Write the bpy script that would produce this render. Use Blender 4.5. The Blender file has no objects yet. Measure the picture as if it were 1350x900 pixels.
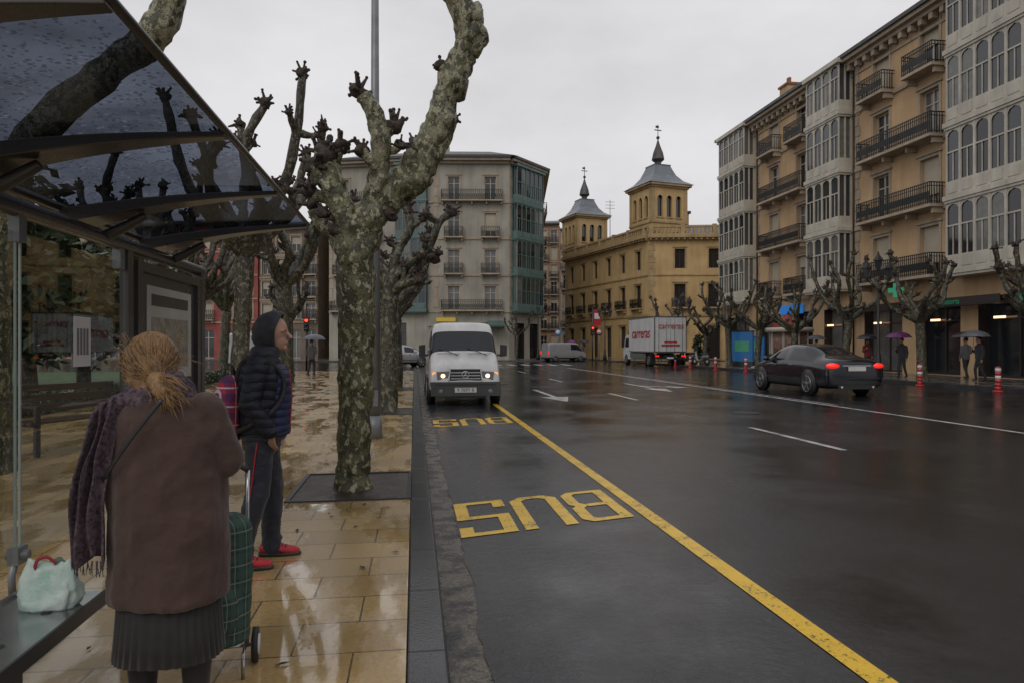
import bpy, math, random, bmesh
from mathutils import Vector, Matrix, noise
S=bpy.context.scene
S.view_settings.view_transform='Standard'
S.view_settings.look='None'
S.view_settings.exposure=0
rad=math.radians
# ------------------------------------------------------------------ materials
def _new(name):
    m=bpy.data.materials.new(name); m.use_nodes=True
    nt=m.node_tree
    return m,nt,nt.nodes,nt.links,nt.nodes['Principled BSDF']
def _mix(N,L,fac,a,b,blend='MIX'):
    x=N.new('ShaderNodeMix'); x.data_type='RGBA'; x.blend_type=blend
    for s,i in ((fac,0),(a,6),(b,7)):
        if hasattr(s,'is_linked'): L.new(s,x.inputs[i])
        elif isinstance(s,(tuple,list)): x.inputs[i].default_value=(s[0],s[1],s[2],1)
        else: x.inputs[i].default_value=s
    return x.outputs[2]
def _noise(N,L,vec,scale,detail=3,rough=.55):
    n=N.new('ShaderNodeTexNoise'); n.inputs['Scale'].default_value=scale
    n.inputs['Detail'].default_value=detail; n.inputs['Roughness'].default_value=rough
    L.new(vec,n.inputs['Vector']); return n.outputs['Fac']
def _ramp(N,L,src,a,b,ca=0.,cb=1.):
    r=N.new('ShaderNodeMapRange'); L.new(src,r.inputs[0])
    r.inputs[1].default_value=a; r.inputs[2].default_value=b; r.inputs[3].default_value=ca; r.inputs[4].default_value=cb
    return r.outputs[0]
def _math(N,L,op,a,b=0.,c=None):
    x=N.new('ShaderNodeMath'); x.operation=op
    for i,s in enumerate((a,b,c)):
        if s is None: continue
        if hasattr(s,'is_linked'): L.new(s,x.inputs[i])
        else: x.inputs[i].default_value=s
    return x.outputs[0]
def _vec(N,L,sc=(1,1,1)):
    t=N.new('ShaderNodeTexCoord'); m=N.new('ShaderNodeMapping'); m.inputs['Scale'].default_value=sc
    L.new(t.outputs['Object'],m.inputs['Vector']); return m.outputs[0]
def _bump(N,L,h,strength,dist,b):
    x=N.new('ShaderNodeBump'); x.inputs['Strength'].default_value=strength; x.inputs['Distance'].default_value=dist
    L.new(h,x.inputs['Height']); L.new(x.outputs[0],b.inputs['Normal']); return x
def mat(name,col,rough=.6,var=.2,scale=2.,bump=0,bscale=40,metal=0,spec=.5,col2=None,coat=0,streak=0,emit=None,es=0):
    m,nt,N,L,b=_new(name)
    v=_vec(N,L)
    n=_noise(N,L,v,scale,4)
    f=_ramp(N,L,n,.3,.7)
    c2=col2 if col2 else tuple(c*(1-var) for c in col)
    out=_mix(N,L,f,c2,col)
    if streak:
        v2=_vec(N,L,(1,1,.10)); n2=_noise(N,L,v2,2.4,4); f2=_ramp(N,L,n2,.42,.74,0,streak)
        out=_mix(N,L,f2,out,tuple(c*.35 for c in col))
        n3=_noise(N,L,v,.35,4); out=_mix(N,L,_ramp(N,L,n3,.42,.68,0,streak*.5),out,tuple(.5*c for c in col))
    L.new(out,b.inputs['Base Color'])
    L.new(_ramp(N,L,n,.3,.7,min(1,rough*1.15),rough*.85),b.inputs['Roughness'])
    b.inputs['Metallic'].default_value=metal
    b.inputs['Specular IOR Level'].default_value=spec
    b.inputs['Coat Weight'].default_value=coat; b.inputs['Coat Roughness'].default_value=.06
    if bump: _bump(N,L,_noise(N,L,v,bscale,3),.6,bump,b)
    if emit:
        b.inputs['Emission Color'].default_value=(*emit,1); b.inputs['Emission Strength'].default_value=es
    return m
def wet_asphalt(name,col,r0,r1,spec=.5):
    m,nt,N,L,b=_new(name)
    v=_vec(N,L); vs=_vec(N,L,(1,.07,1))
    fine=_noise(N,L,v,130,2,.7); big=_noise(N,L,v,.45,5,.6); st=_noise(N,L,vs,1.5,4); mid=_noise(N,L,v,7,4,.7)
    c=_mix(N,L,_ramp(N,L,fine,.38,.70),tuple(x*.35 for x in col),tuple(x*2.8 for x in col))
    c=_mix(N,L,_ramp(N,L,st,.35,.7,0,.6),c,tuple(x*.45 for x in col))
    c=_mix(N,L,_ramp(N,L,mid,.45,.7,0,.5),c,tuple(x*.6 for x in col))
    L.new(c,b.inputs['Base Color'])
    a=_math(N,L,'ADD',_ramp(N,L,big,.38,.62,r0,r1),_ramp(N,L,st,.35,.65,-.03,.06))
    a=_math(N,L,'ADD',a,_ramp(N,L,mid,.4,.6,-.015,.05))
    L.new(a,b.inputs['Roughness'])
    b.inputs['Specular IOR Level'].default_value=spec
    h=_math(N,L,'MULTIPLY_ADD',fine,.8,_noise(N,L,v,14,2))
    bm=_bump(N,L,h,.35,.006,b); L.new(_ramp(N,L,big,.36,.6,.16,.6),bm.inputs['Strength'])
    return m
def paving(name,c1,c2,mort,bw,rh,p0=.47,p1=.56):
    m,nt,N,L,b=_new(name)
    v=_vec(N,L)
    br=N.new('ShaderNodeTexBrick'); L.new(v,br.inputs['Vector'])
    br.inputs['Color1'].default_value=(*c1,1); br.inputs['Color2'].default_value=(*c2,1); br.inputs['Mortar'].default_value=(*mort,1)
    br.inputs['Scale'].default_value=1; br.inputs['Mortar Size'].default_value=.006; br.inputs['Brick Width'].default_value=bw; br.inputs['Row Height'].default_value=rh
    br.inputs['Mortar Smooth'].default_value=.3; br.inputs['Bias'].default_value=0
    st=_noise(N,L,v,1.1,5); fn=_noise(N,L,v,38,4,.7)
    c=_mix(N,L,_ramp(N,L,st,.42,.70,0,.7),br.outputs['Color'],tuple(x*.45 for x in c1))
    c=_mix(N,L,_ramp(N,L,fn,.42,.75,0,.6),c,tuple(x*.4 for x in c1))
    L.new(c,b.inputs['Base Color'])
    vp=_vec(N,L,(1,.40,1)); pu=_noise(N,L,vp,2.3,5,.6)
    mask=_ramp(N,L,pu,p0,p1)
    L.new(_ramp(N,L,mask,0,1,.36,.03),b.inputs['Roughness'])
    b.inputs['Specular IOR Level'].default_value=.5
    b.inputs['Coat Weight'].default_value=.6; L.new(_ramp(N,L,mask,0,1,.30,.015),b.inputs['Coat Roughness'])
    h=_math(N,L,'MULTIPLY_ADD',br.outputs['Fac'],-1.,_math(N,L,'MULTIPLY',fn,.6))
    bm=_bump(N,L,h,.5,.006,b)
    L.new(_ramp(N,L,mask,0,1,.8,.06),bm.inputs['Strength'])
    return m
def bark(name,cols,scale,light=0):
    m,nt,N,L,b=_new(name)
    v=_vec(N,L,(1,1,.7))
    n1=_noise(N,L,v,scale,4,.55); n2=_noise(N,L,v,scale*2.1,4,.55); n3=_noise(N,L,v,scale*8,3)
    c=_mix(N,L,_ramp(N,L,n1,.47,.50),cols[0],cols[1])
    c=_mix(N,L,_ramp(N,L,n2,.555,.575),c,cols[2])
    if light:
        t=N.new('ShaderNodeTexCoord'); sp=N.new('ShaderNodeSeparateXYZ'); L.new(t.outputs['Object'],sp.inputs[0])
        hz=_ramp(N,L,sp.outputs[2],1.8,4.6,0,.8)
        n4=_noise(N,L,v,scale*1.4,3); k=_ramp(N,L,n4,.50,.54)
        c=_mix(N,L,_math(N,L,'MULTIPLY',hz,k),c,cols[2])
    c=_mix(N,L,_ramp(N,L,n3,.35,.7,0,.55),c,tuple(x*.35 for x in cols[0]))
    L.new(c,b.inputs['Base Color']); b.inputs['Roughness'].default_value=.45
    h=_math(N,L,'ADD',_ramp(N,L,n1,.46,.52),n3)
    _bump(N,L,h,.8,.014,b)
    return m
def glassmat(name,tint,f0=.05,fg=.6,drops=0,rough=.0,gcol=(.9,.9,.92)):
    m=bpy.data.materials.new(name); m.use_nodes=True; nt=m.node_tree; N=nt.nodes; L=nt.links; N.clear()
    o=N.new('ShaderNodeOutputMaterial'); tr=N.new('ShaderNodeBsdfTransparent'); gl=N.new('ShaderNodeBsdfGlossy'); mx=N.new('ShaderNodeMixShader')
    lw=N.new('ShaderNodeLayerWeight'); lw.inputs[0].default_value=.5
    fac=_math(N,L,'MULTIPLY_ADD',_math(N,L,'POWER',lw.outputs['Facing'],4.),fg,f0)
    gl.inputs['Roughness'].default_value=rough
    tr.inputs[0].default_value=(*tint,1); gl.inputs[0].default_value=(*gcol,1)
    L.new(fac,mx.inputs[0]); L.new(tr.outputs[0],mx.inputs[1]); L.new(gl.outputs[0],mx.inputs[2])
    if drops:
        v=_vec(N,L); vo=N.new('ShaderNodeTexVoronoi'); vo.inputs['Scale'].default_value=34; L.new(v,vo.inputs['Vector'])
        n=_noise(N,L,v,18,4,.7); n2=_noise(N,L,_vec(N,L,(.6,1.,1)),1.5,4,.6)
        spot=_math(N,L,'LESS_THAN',vo.outputs['Distance'],_ramp(N,L,n,.36,.60,.05,.48))
        c=_mix(N,L,_ramp(N,L,n2,.35,.65),tuple(x*.62 for x in tint),tuple(x*1.35 for x in tint))
        c=_mix(N,L,_math(N,L,'MULTIPLY',spot,.65),c,tuple(x*.25 for x in tint)); c=_mix(N,L,_ramp(N,L,n,.58,.72,0,.6),c,tuple(min(1,x*2.6) for x in tint)); L.new(c,tr.inputs[0])
        bp=N.new('ShaderNodeBump'); bp.inputs['Strength'].default_value=.3; bp.inputs['Distance'].default_value=.003; L.new(n,bp.inputs['Height']); L.new(bp.outputs[0],gl.inputs['Normal'])
    L.new(mx.outputs[0],o.inputs[0])
    return m
def stripes(name,base,c1,c2,s1,s2):
    m,nt,N,L,b=_new(name); v=_vec(N,L); sp=N.new('ShaderNodeSeparateXYZ'); L.new(v,sp.inputs[0])
    def band(src,sc,w,off=0): return _math(N,L,'LESS_THAN',_math(N,L,'FRACT',_math(N,L,'MULTIPLY_ADD',src,sc,off)),w)
    ad=_math(N,L,'ADD',sp.outputs[0],sp.outputs[1])
    half=lambda x,k:_math(N,L,'MULTIPLY',x,k)
    c=_mix(N,L,half(band(ad,s1,.45),.6),base,c1)
    c=_mix(N,L,half(band(sp.outputs[2],s1,.45),.6),c,c1)
    c=_mix(N,L,half(band(ad,s2,.08,.3),.8),c,c2)
    c=_mix(N,L,half(band(sp.outputs[2],s2,.08,.3),.8),c,c2)
    L.new(c,b.inputs['Base Color']); b.inputs['Roughness'].default_value=.75
    _bump(N,L,_noise(N,L,v,9,4),.5,.02,b)
    return m
def puffer(name,col,freq):
    m,nt,N,L,b=_new(name); v=_vec(N,L); sp=N.new('ShaderNodeSeparateXYZ'); L.new(v,sp.inputs[0])
    nn=_noise(N,L,v,5,3); fn=_noise(N,L,v,40,4)
    a=_math(N,L,'MULTIPLY_ADD',sp.outputs[2],freq,nn)
    p=_math(N,L,'POWER',_math(N,L,'PINGPONG',a,.5),.5)
    c=_mix(N,L,_ramp(N,L,p,.15,.45),tuple(x*.5 for x in col),col); L.new(c,b.inputs['Base Color'])
    b.inputs['Roughness'].default_value=.55; b.inputs['Specular IOR Level'].default_value=.3
    _bump(N,L,_math(N,L,'MULTIPLY_ADD',fn,.25,p),.8,.014,b); return m
def cloth(name,col,rough=.85,sc=12,bd=.012,weave=300,col2=None,folds=0):
    m,nt,N,L,b=_new(name); v=_vec(N,L)
    n=_noise(N,L,v,sc,4,.5); w=_noise(N,L,v,weave,2)
    c=_mix(N,L,_ramp(N,L,n,.35,.7),col2 or tuple(x*.65 for x in col),col)
    c=_mix(N,L,_ramp(N,L,w,.35,.7,0,.3),c,tuple(x*.4 for x in col))
    L.new(c,b.inputs['Base Color']); b.inputs['Roughness'].default_value=rough; b.inputs['Sheen Weight'].default_value=.15
    h=_math(N,L,'MULTIPLY_ADD',w,.08,n)
    if folds: h=_math(N,L,'MULTIPLY_ADD',_noise(N,L,_vec(N,L,(1,1,.35)),5.5,3,.4),folds,h)
    _bump(N,L,h,.85,bd,b); return m
M={}
M['asphalt']=wet_asphalt('wet_asphalt',(.017,.016,.0165),.045,.18)
M['asphalt2']=wet_asphalt('bus_lane_asphalt',(.018,.018,.0205),.10,.27)
M['ground']=mat('ground_mat',(.09,.085,.08),.4,scale=.5)
M['pave']=paving('sandstone_paving',(.50,.34,.15),(.36,.24,.105),(.06,.045,.03),.56,.36)
M['pave2']=paving('grey_paving',(.16,.14,.125),(.13,.115,.10),(.05,.045,.04),.5,.5)
M['cobble']=paving('cobble_paving',(.15,.11,.075),(.09,.07,.05),(.03,.025,.02),.22,.14)
M['kerb']=mat('kerb_granite',(.042,.042,.046),.16,.5,1.5,.003,60)
M['gap']=mat('dark_gap',(.012,.012,.012),.5)
def gutter():
    m,nt,N,L,b=_new('gutter_concrete'); v=_vec(N,L); n=_noise(N,L,v,4,6,.7); f=_noise(N,L,v,60,4,.7)
    c=_mix(N,L,_ramp(N,L,f,.35,.7),(.045,.04,.034),(.21,.185,.15)); c=_mix(N,L,_ramp(N,L,n,.44,.58),c,(.022,.021,.022)); L.new(c,b.inputs['Base Color'])
    L.new(_ramp(N,L,n,.42,.56,.45,.05),b.inputs['Roughness']); _bump(N,L,_math(N,L,'ADD',f,n),.8,.008,b); return m
M['gutter']=gutter()
def paint(name,col,w0=.70,w1=.86):
    m,nt,N,L,b=_new(name); v=_vec(N,L); n=_noise(N,L,v,42,5,.75); n2=_noise(N,L,v,4,4)
    a=_math(N,L,'MULTIPLY_ADD',n2,.5,n)
    c=_mix(N,L,_ramp(N,L,n2,.3,.7,0,.35),col,tuple(x*.6 for x in col)); c=_mix(N,L,_ramp(N,L,a,w0,w1,.0,1.),c,(.035,.034,.032))
    L.new(c,b.inputs['Base Color']); b.inputs['Roughness'].default_value=.22; _bump(N,L,n,.5,.005,b); return m
M['yel']=paint('yellow_road_paint',(.80,.50,.03),.80,.90); M['wht']=paint('white_road_paint',(.66,.66,.66),.76,.9)
M['soil']=mat('wet_soil',(.045,.032,.022),.35,.6,8,.02,30)
M['metal']=mat('dark_metal',(.06,.06,.065),.35,metal=.6)
M['galv']=mat('galvanised_steel',(.20,.21,.22),.42,.3,4,metal=.4)
M['steel']=mat('brushed_steel',(.42,.43,.44),.18,.3,6,metal=.9)
M['shel']=mat('shelter_frame_paint',(.062,.056,.052),.28,.2,3,metal=.3)
M['iron']=mat('wrought_iron',(.015,.015,.016),.5)
M['bark']=bark('plane_bark',((.046,.045,.020),(.105,.102,.042),(.35,.325,.21)),9,1)
M['bark2']=bark('plane_bark_far',((.033,.030,.019),(.068,.062,.036),(.19,.175,.12)),6)
M['knob']=mat('pollard_knuckle_bark',(.060,.040,.031),.8,.7,18,.03,30)
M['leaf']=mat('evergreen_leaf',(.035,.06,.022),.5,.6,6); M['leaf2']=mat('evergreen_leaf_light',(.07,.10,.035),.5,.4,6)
M['grass']=mat('lawn',(.055,.13,.025),.6,.4,3,.02,120)
M['flower']=mat('pale_flowers',(.5,.5,.42),.7)
GL=[mat('window_glass_dark',(.015,.018,.022),.05,spec=.8),mat('window_glass_curtain',(.15,.15,.14),.12,.4,3,spec=.8),mat('window_glass_mid',(.045,.05,.055),.08,spec=.8)]
# ------------------------------------------------------------------ mesh builder
class MB:
    def __init__(s): s.v=[];s.f=[];s.m=[];s.sm=[];s.M=None
    def add(s,vs,fs,mi=0,smooth=False):
        o=len(s.v)
        if s.M is None: s.v+=[tuple(p) for p in vs]
        else: s.v+=[tuple(s.M@Vector(p)) for p in vs]
        for f in fs: s.f.append(tuple(i+o for i in f)); s.m.append(mi); s.sm.append(smooth)
    def box(s,x0,x1,y0,y1,z0,z1,mi=0):
        s.add([(x0,y0,z0),(x1,y0,z0),(x1,y1,z0),(x0,y1,z0),(x0,y0,z1),(x1,y0,z1),(x1,y1,z1),(x0,y1,z1)],
              [(0,3,2,1),(4,5,6,7),(0,1,5,4),(1,2,6,5),(2,3,7,6),(3,0,4,7)],mi)
    def quad(s,a,b,c,d,mi=0): s.add([a,b,c,d],[(0,1,2,3)],mi)
    def poly(s,pts,mi=0): s.add(pts,[tuple(range(len(pts)))],mi)
    def ring(s,c,d,up,rx,ry,n):
        side=d.cross(up)
        if side.length<1e-4: side=d.cross(Vector((1,0,0)))
        side.normalize(); u2=side.cross(d).normalized()
        return [c+side*(math.cos(2*math.pi*i/n)*rx)+u2*(math.sin(2*math.pi*i/n)*ry) for i in range(n)]
    def tube(s,pts,rs,n=10,mi=0,nz=0,cap=True,smooth=True,up=Vector((.13,1,.05)),sub=0,flat=1.):
        pts=[Vector(p) for p in pts]
        if not isinstance(rs,(list,tuple)): rs=[rs]*len(pts)
        if sub:
            P=[];Q=[]
            for i in range(len(pts)-1):
                a=pts[max(i-1,0)];b=pts[i];c=pts[i+1];d=pts[min(i+2,len(pts)-1)]
                for k in range(sub):
                    t=k/sub
                    P.append(.5*((2*b)+(c-a)*t+(2*a-5*b+4*c-d)*t*t+(-a+3*b-3*c+d)*t**3)); Q.append(rs[i]*(1-t)+rs[i+1]*t)
            P.append(pts[-1]);Q.append(rs[-1]); pts=P;rs=Q
        vs=[];fs=[]
        for i,p in enumerate(pts):
            d=(pts[min(i+1,len(pts)-1)]-pts[max(i-1,0)]); d=d.normalized() if d.length>1e-6 else Vector((0,0,1))
            rg=s.ring(p,d,up,rs[i],rs[i]*flat,n)
            if nz: rg=[p+(q-p)*(1+nz*noise.noise(q*5.)+nz*.7*noise.noise(q*13.)) for q in rg]
            vs+=rg
        for i in range(len(pts)-1):
            for j in range(n):
                a=i*n+j;b=i*n+(j+1)%n; fs.append((a,b,b+n,a+n))
        if cap:
            fs.append(tuple(range(n))[::-1]); fs.append(tuple((len(pts)-1)*n+j for j in range(n)))
        s.add(vs,fs,mi,smooth)
    def cyl(s,p0,p1,r0,r1=None,n=14,mi=0,smooth=True): s.tube([p0,p1],[r0,r0 if r1 is None else r1],n,mi,smooth=smooth)
    def ell(s,c,r,n=14,mi=0,nz=0,nf=4.):
        if not isinstance(r,(tuple,list)): r=(r,r,r)
        c=Vector(c); vs=[];fs=[];k=max(6,n//2+2)
        for i in range(1,k):
            t=math.pi*i/k
            for j in range(n):
                a=2*math.pi*j/n; d=Vector((math.sin(t)*math.cos(a),math.sin(t)*math.sin(a),math.cos(t)))
                q=Vector((d.x*r[0],d.y*r[1],d.z*r[2]))
                if nz: q*=1+nz*noise.noise((c+q)*nf)
                vs.append(c+q)
        vs.append(c+Vector((0,0,r[2])));vs.append(c-Vector((0,0,r[2])))
        for i in range(k-2):
            for j in range(n):
                a=i*n+j;b=i*n+(j+1)%n; fs.append((a,a+n,b+n,b))
        t=len(vs)-2
        for j in range(n):
            fs.append((t,j,(j+1)%n)); fs.append((t+1,(k-2)*n+(j+1)%n,(k-2)*n+j))
        s.add(vs,fs,mi,True)
    def cap(s,p0,p1,r0,r1,n=14,mi=0):
        p0=Vector(p0);p1=Vector(p1);d=(p1-p0).normalized();P=[];Q=[]
        for k in range(5):
            t=math.pi/2*(k+.25)/5; P.append(p0-d*r0*math.cos(t)); Q.append(r0*math.sin(t))
        P.append(p0);Q.append(r0);P.append(p1);Q.append(r1)
        for k in range(4,-1,-1):
            t=math.pi/2*(k+.25)/5; P.append(p1+d*r1*math.cos(t)); Q.append(r1*math.sin(t))
        s.tube(P,Q,n,mi)
    def loft(s,rings,n=24,mi=0,pleat=0,np=0,fold=0):
        vs=[];fs=[]
        for (x,y,z,rx,ry) in rings:
            for j in range(n):
                a=2*math.pi*j/n; k=1+(pleat*math.cos(a*np) if pleat else 0)
                if fold: k+=fold*noise.noise(Vector((math.cos(a)*3.2,math.sin(a)*3.2,z*1.3)))
                ca=math.cos(a);sa=math.sin(a); e=.85
                vs.append((x+rx*k*math.copysign(abs(ca)**e,ca),y+ry*k*math.copysign(abs(sa)**e,sa),z))
        for i in range(len(rings)-1):
            for j in range(n):
                a=i*n+j;b=i*n+(j+1)%n; fs.append((a,b,b+n,a+n))
        fs.append(tuple(range(n))[::-1]); fs.append(tuple((len(rings)-1)*n+j for j in range(n)))
        s.add(vs,fs,mi,True)
    def build(s,name,mats,parent=None,bevel=0,remesh=0,smooth=3,subsurf=0,recalc=True,loc=None,rot=None,wrink=0,wsc=.12):
        me=bpy.data.meshes.new(name); me.from_pydata(s.v,[],s.f)
        for m in mats: me.materials.append(m)
        me.polygons.foreach_set('material_index',s.m); me.polygons.foreach_set('use_smooth',s.sm)
        if recalc:
            bm=bmesh.new(); bm.from_mesh(me); bmesh.ops.recalc_face_normals(bm,faces=bm.faces); bm.to_mesh(me); bm.free()
        me.update()
        o=bpy.data.objects.new(name,me); S.collection.objects.link(o)
        if parent: o.parent=parent
        if loc: o.location=loc
        if rot: o.rotation_euler=rot
        if bevel:
            b=o.modifiers.new('bevel','BEVEL'); b.width=bevel; b.segments=2; b.limit_method='ANGLE'; b.angle_limit=rad(40)
        if remesh:
            r=o.modifiers.new('remesh','REMESH'); r.mode='VOXEL'; r.voxel_size=remesh; r.use_smooth_shade=True
            if smooth:
                q=o.modifiers.new('smooth','SMOOTH'); q.factor=.5; q.iterations=smooth
        if wrink:
            tx=bpy.data.textures.new(name+'_wrinkle','CLOUDS'); tx.noise_scale=wsc; tx.noise_depth=2
            d=o.modifiers.new('wrinkle','DISPLACE'); d.texture=tx; d.strength=wrink; d.mid_level=.5
        if subsurf:
            q=o.modifiers.new('sub','SUBSURF'); q.levels=subsurf; q.render_levels=subsurf
        return o
def root(name,loc=(0,0,0),rz=0,sc=(1,1,1)):
    e=bpy.data.objects.new(name,None); S.collection.objects.link(e); e.location=loc; e.rotation_euler=(0,0,rad(rz)); e.scale=sc; e.empty_display_size=.3; return e
def text(body,size,mx,m,parent,name,ext=.01,sx=1,shear=0):
    c=bpy.data.curves.new(name+'_c','FONT'); c.body=body; c.size=size; c.extrude=ext; c.align_x='CENTER'; c.align_y='CENTER'; c.shear=shear
    t=bpy.data.objects.new(name+'_t',c); S.collection.objects.link(t)
    bpy.context.view_layer.update()
    me=bpy.data.meshes.new_from_object(t); bpy.data.objects.remove(t)
    me.materials.clear(); me.materials.append(m)
    o=bpy.data.objects.new(name,me); S.collection.objects.link(o); o.parent=parent; o.matrix_local=mx@Matrix.Diagonal((sx,1,1,1)); return o
def wallmx(p,nrm):
    n=Vector(nrm).normalized(); z=Vector((0,0,1)); x=z.cross(n).normalized()
    m=Matrix((x,z,n)).transposed().to_4x4(); m.translation=Vector(p); return m
def frame(P,Q):
    U=(Vector((Q[0]-P[0],Q[1]-P[1],0))); Lh=U.length; U.normalize(); Nn=Vector((U.y,-U.x,0))
    m=Matrix((U,Nn,Vector((0,0,1)))).transposed().to_4x4(); m.translation=Vector((P[0],P[1],0)); return m,Lh
# ------------------------------------------------------------------ world, sun, camera
w=bpy.data.worlds.new('World'); S.world=w; w.use_nodes=True
N=w.node_tree.nodes; L=w.node_tree.links; N.clear()
o=N.new('ShaderNodeOutputWorld'); sky=N.new('ShaderNodeTexSky'); sky.sky_type='NISHITA'; sky.sun_disc=False
sky.sun_elevation=rad(42); sky.sun_rotation=rad(215); sky.dust_density=4
hs=N.new('ShaderNodeHueSaturation'); hs.inputs['Saturation'].default_value=.15; L.new(sky.outputs[0],hs.inputs['Color'])
b1=N.new('ShaderNodeBackground'); b1.inputs[1].default_value=.07; L.new(hs.outputs[0],b1.inputs[0])
tc=N.new('ShaderNodeTexCoord'); mp=N.new('ShaderNodeMapping'); mp.inputs['Scale'].default_value=(1,1,2.2); L.new(tc.outputs['Generated'],mp.inputs[0])
nf=_noise(N,L,mp.outputs[0],1.7,6,.55)
col=_mix(N,L,_ramp(N,L,nf,.3,.7),(.535,.53,.55),(.79,.78,.795))
b2=N.new('ShaderNodeBackground'); L.new(col,b2.inputs[0]); b2.inputs[1].default_value=1.07
mx=N.new('ShaderNodeMixShader'); mx.inputs[0].default_value=.9; L.new(b1.outputs[0],mx.inputs[1]); L.new(b2.outputs[0],mx.inputs[2]); L.new(mx.outputs[0],o.inputs[0])
sl=bpy.data.lights.new('sun','SUN'); sl.energy=.65; sl.angle=rad(35); sl.color=(1,.94,.86)
so=bpy.data.objects.new('sun',sl); S.collection.objects.link(so); so.rotation_euler=(rad(48),0,rad(-35))
cd=bpy.data.cameras.new('camera'); cd.lens=24; cd.sensor_width=36; cd.clip_end=2000; cd.shift_y=.0044
co=bpy.data.objects.new('camera',cd); S.collection.objects.link(co); co.location=(0,0,1.5); co.rotation_euler=(rad(90),0,rad(-8.15)); S.camera=co
# ------------------------------------------------------------------ ground
def sheet(name,x0,x1,y0,y1,z,m,parent=None):
    b=MB(); b.quad((x0,y0,z),(x1,y0,z),(x1,y1,z),(x0,y1,z)); return b.build(name,[m],parent,recalc=False)
sheet('ground',-700,700,-300,1200,-.03,M['ground'])
sheet('road',-90,90,-40,220,0,M['asphalt'])
b=MB(); pts=[]; yy=-20.
while yy<60: pts.append((.352+.05*noise.noise(Vector((yy*1.3,0,3)))+.025*noise.noise(Vector((yy*6,0,1))),yy)); yy+=.12 if yy<20 else .6
for i in range(len(pts)-1): b.quad((pts[i][0],pts[i][1],.010),(1.985,pts[i][1],.010),(1.985,pts[i+1][1],.010),(pts[i+1][0],pts[i+1][1],.010))
b.build('bus_lane',[M['asphalt2']],recalc=False)
def slab(name,x0,x1,y0,y1,z,m):
    b=MB(); b.box(x0,x1,y0,y1,-.02,z); return b.build(name,[m],bevel=.01)
slab('pavement',-7.6,-.034,-20,40,.08,M['pave'])
slab('cobble_path',-60,-7.62,-20,40,.076,M['cobble'])
b=MB()
for i in range(62): b.box(-.03,.143,-2+i*.8-.398,-2+i*.8+.398,-.02,.084)
b.build('kerb',[M['kerb']],bevel=.008)
sheet('gutter',.160,.45,-20,47,.005,M['gutter']); sheet('drain_slot',.144,.159,-20,47,.003,M['gap'])
slab('pavement',19.6,60,-20,58,.13,M['pave2'])
b=MB(); b.box(19.35,19.595,-20,58,-.02,.14); b.build('kerb',[M['kerb']],bevel=.01)
slab('pavement',-14,17,66.5,100,.12,M['pave2']); slab('pavement',19,70,63,130,.125,M['pave2']); slab('pavement',-80,-16.5,74,130,.12,M['pave2'])
def mitre(pts,wd,closed=False):
    n=len(pts);Lf=[];Rt=[]
    for i in range(n):
        p=Vector(pts[i])
        a=Vector(pts[(i-1)%n]) if (i>0 or closed) else None; c=Vector(pts[(i+1)%n]) if (i<n-1 or closed) else None
        d1=(p-a).normalized() if a is not None else None; d2=(c-p).normalized() if c is not None else None
        if d1 is None: d1=d2
        if d2 is None: d2=d1
        n1=Vector((-d1.y,d1.x));n2=Vector((-d2.y,d2.x)); mm=(n1+n2).normalized(); k=wd/2/max(.4,mm.dot(n1))
        Lf.append(p+mm*k);Rt.append(p-mm*k)
    return Lf,Rt
LET={'B':([[(0,0),(.30,0),(.36,.10),(.36,.54),(.30,.65),(.36,.76),(.36,1.20),(.30,1.3),(0,1.3)]],True),
'U':([[(0,1.36),(0,.12),(.08,0),(.28,0),(.36,.12),(.36,1.36)]],False),
'S':([[(.36,1.02),(.36,1.3),(.0,1.3),(0,.66),(.36,.66),(.36,0),(0,0),(0,.28)]],False)}
def bus(y0):
    b=MB(); a0=.07
    for ch in 'BUS':
        ps,cl=LET[ch]
        def W(p):
            a=a0+p.x; return (1.92-a, y0-(p.y*.80)-a*.30,.015)
        for pl in ps:
            Lf,Rt=mitre(pl,.115,cl); n=len(pl)
            for i in range(n if cl else n-1):
                j=(i+1)%n; b.quad(W(Lf[i]),W(Lf[j]),W(Rt[j]),W(Rt[i]))
        if ch=='B': b.quad(W(Vector((.058,.59))),W(Vector((.242,.59))),W(Vector((.242,.71))),W(Vector((.058,.71))))
        a0+=.535
    return b.build('bus_lane_marking',[M['yel']],recalc=False)
bus(6.85); bus(14.2)
sheet('yellow_lane_line',1.99,2.12,-6,17.6,.014,M['yel'])
for y in (9.05,18.3,28,37.5,47): sheet('lane_dash',6.08,6.2,y,y+2.8,.005,M['wht'])
sheet('solid_lane_line',10.34,10.47,-5,46,.005,M['wht'])
sheet('solid_lane_line',10.62,10.70,16,46,.005,M['wht'])
def arrow(x,y,turn=0):
    b=MB(); z=.005
    b.quad((x-.08,y+1.8,z),(x+.08,y+1.8,z),(x+.08,y+5.2,z),(x-.08,y+5.2,z)); b.add([(x-.42,y+1.8,z),(x+.42,y+1.8,z),(x,y,z)],[(0,1,2)])
    if turn: b.quad((x+.08,y+3.2,z),(x+.9,y+2.5,z),(x+.9,y+2.8,z),(x+.08,y+3.6,z)); b.add([(x+.9,y+2.1,z),(x+1.6,y+2.4,z),(x+.9,y+3.2,z)],[(0,1,2)])
    b.build('road_arrow',[M['wht']],recalc=False)
arrow(4.1,18.0); arrow(8.4,21.4,1)
b=MB()
for i in range(9): b.quad((3+i*1.1,52,.005),(3.5+i*1.1,52,.005),(3.5+i*1.1,55.5,.005),(3+i*1.1,55.5,.005))
b.build('zebra_crossing',[M['wht']],recalc=False)
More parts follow.
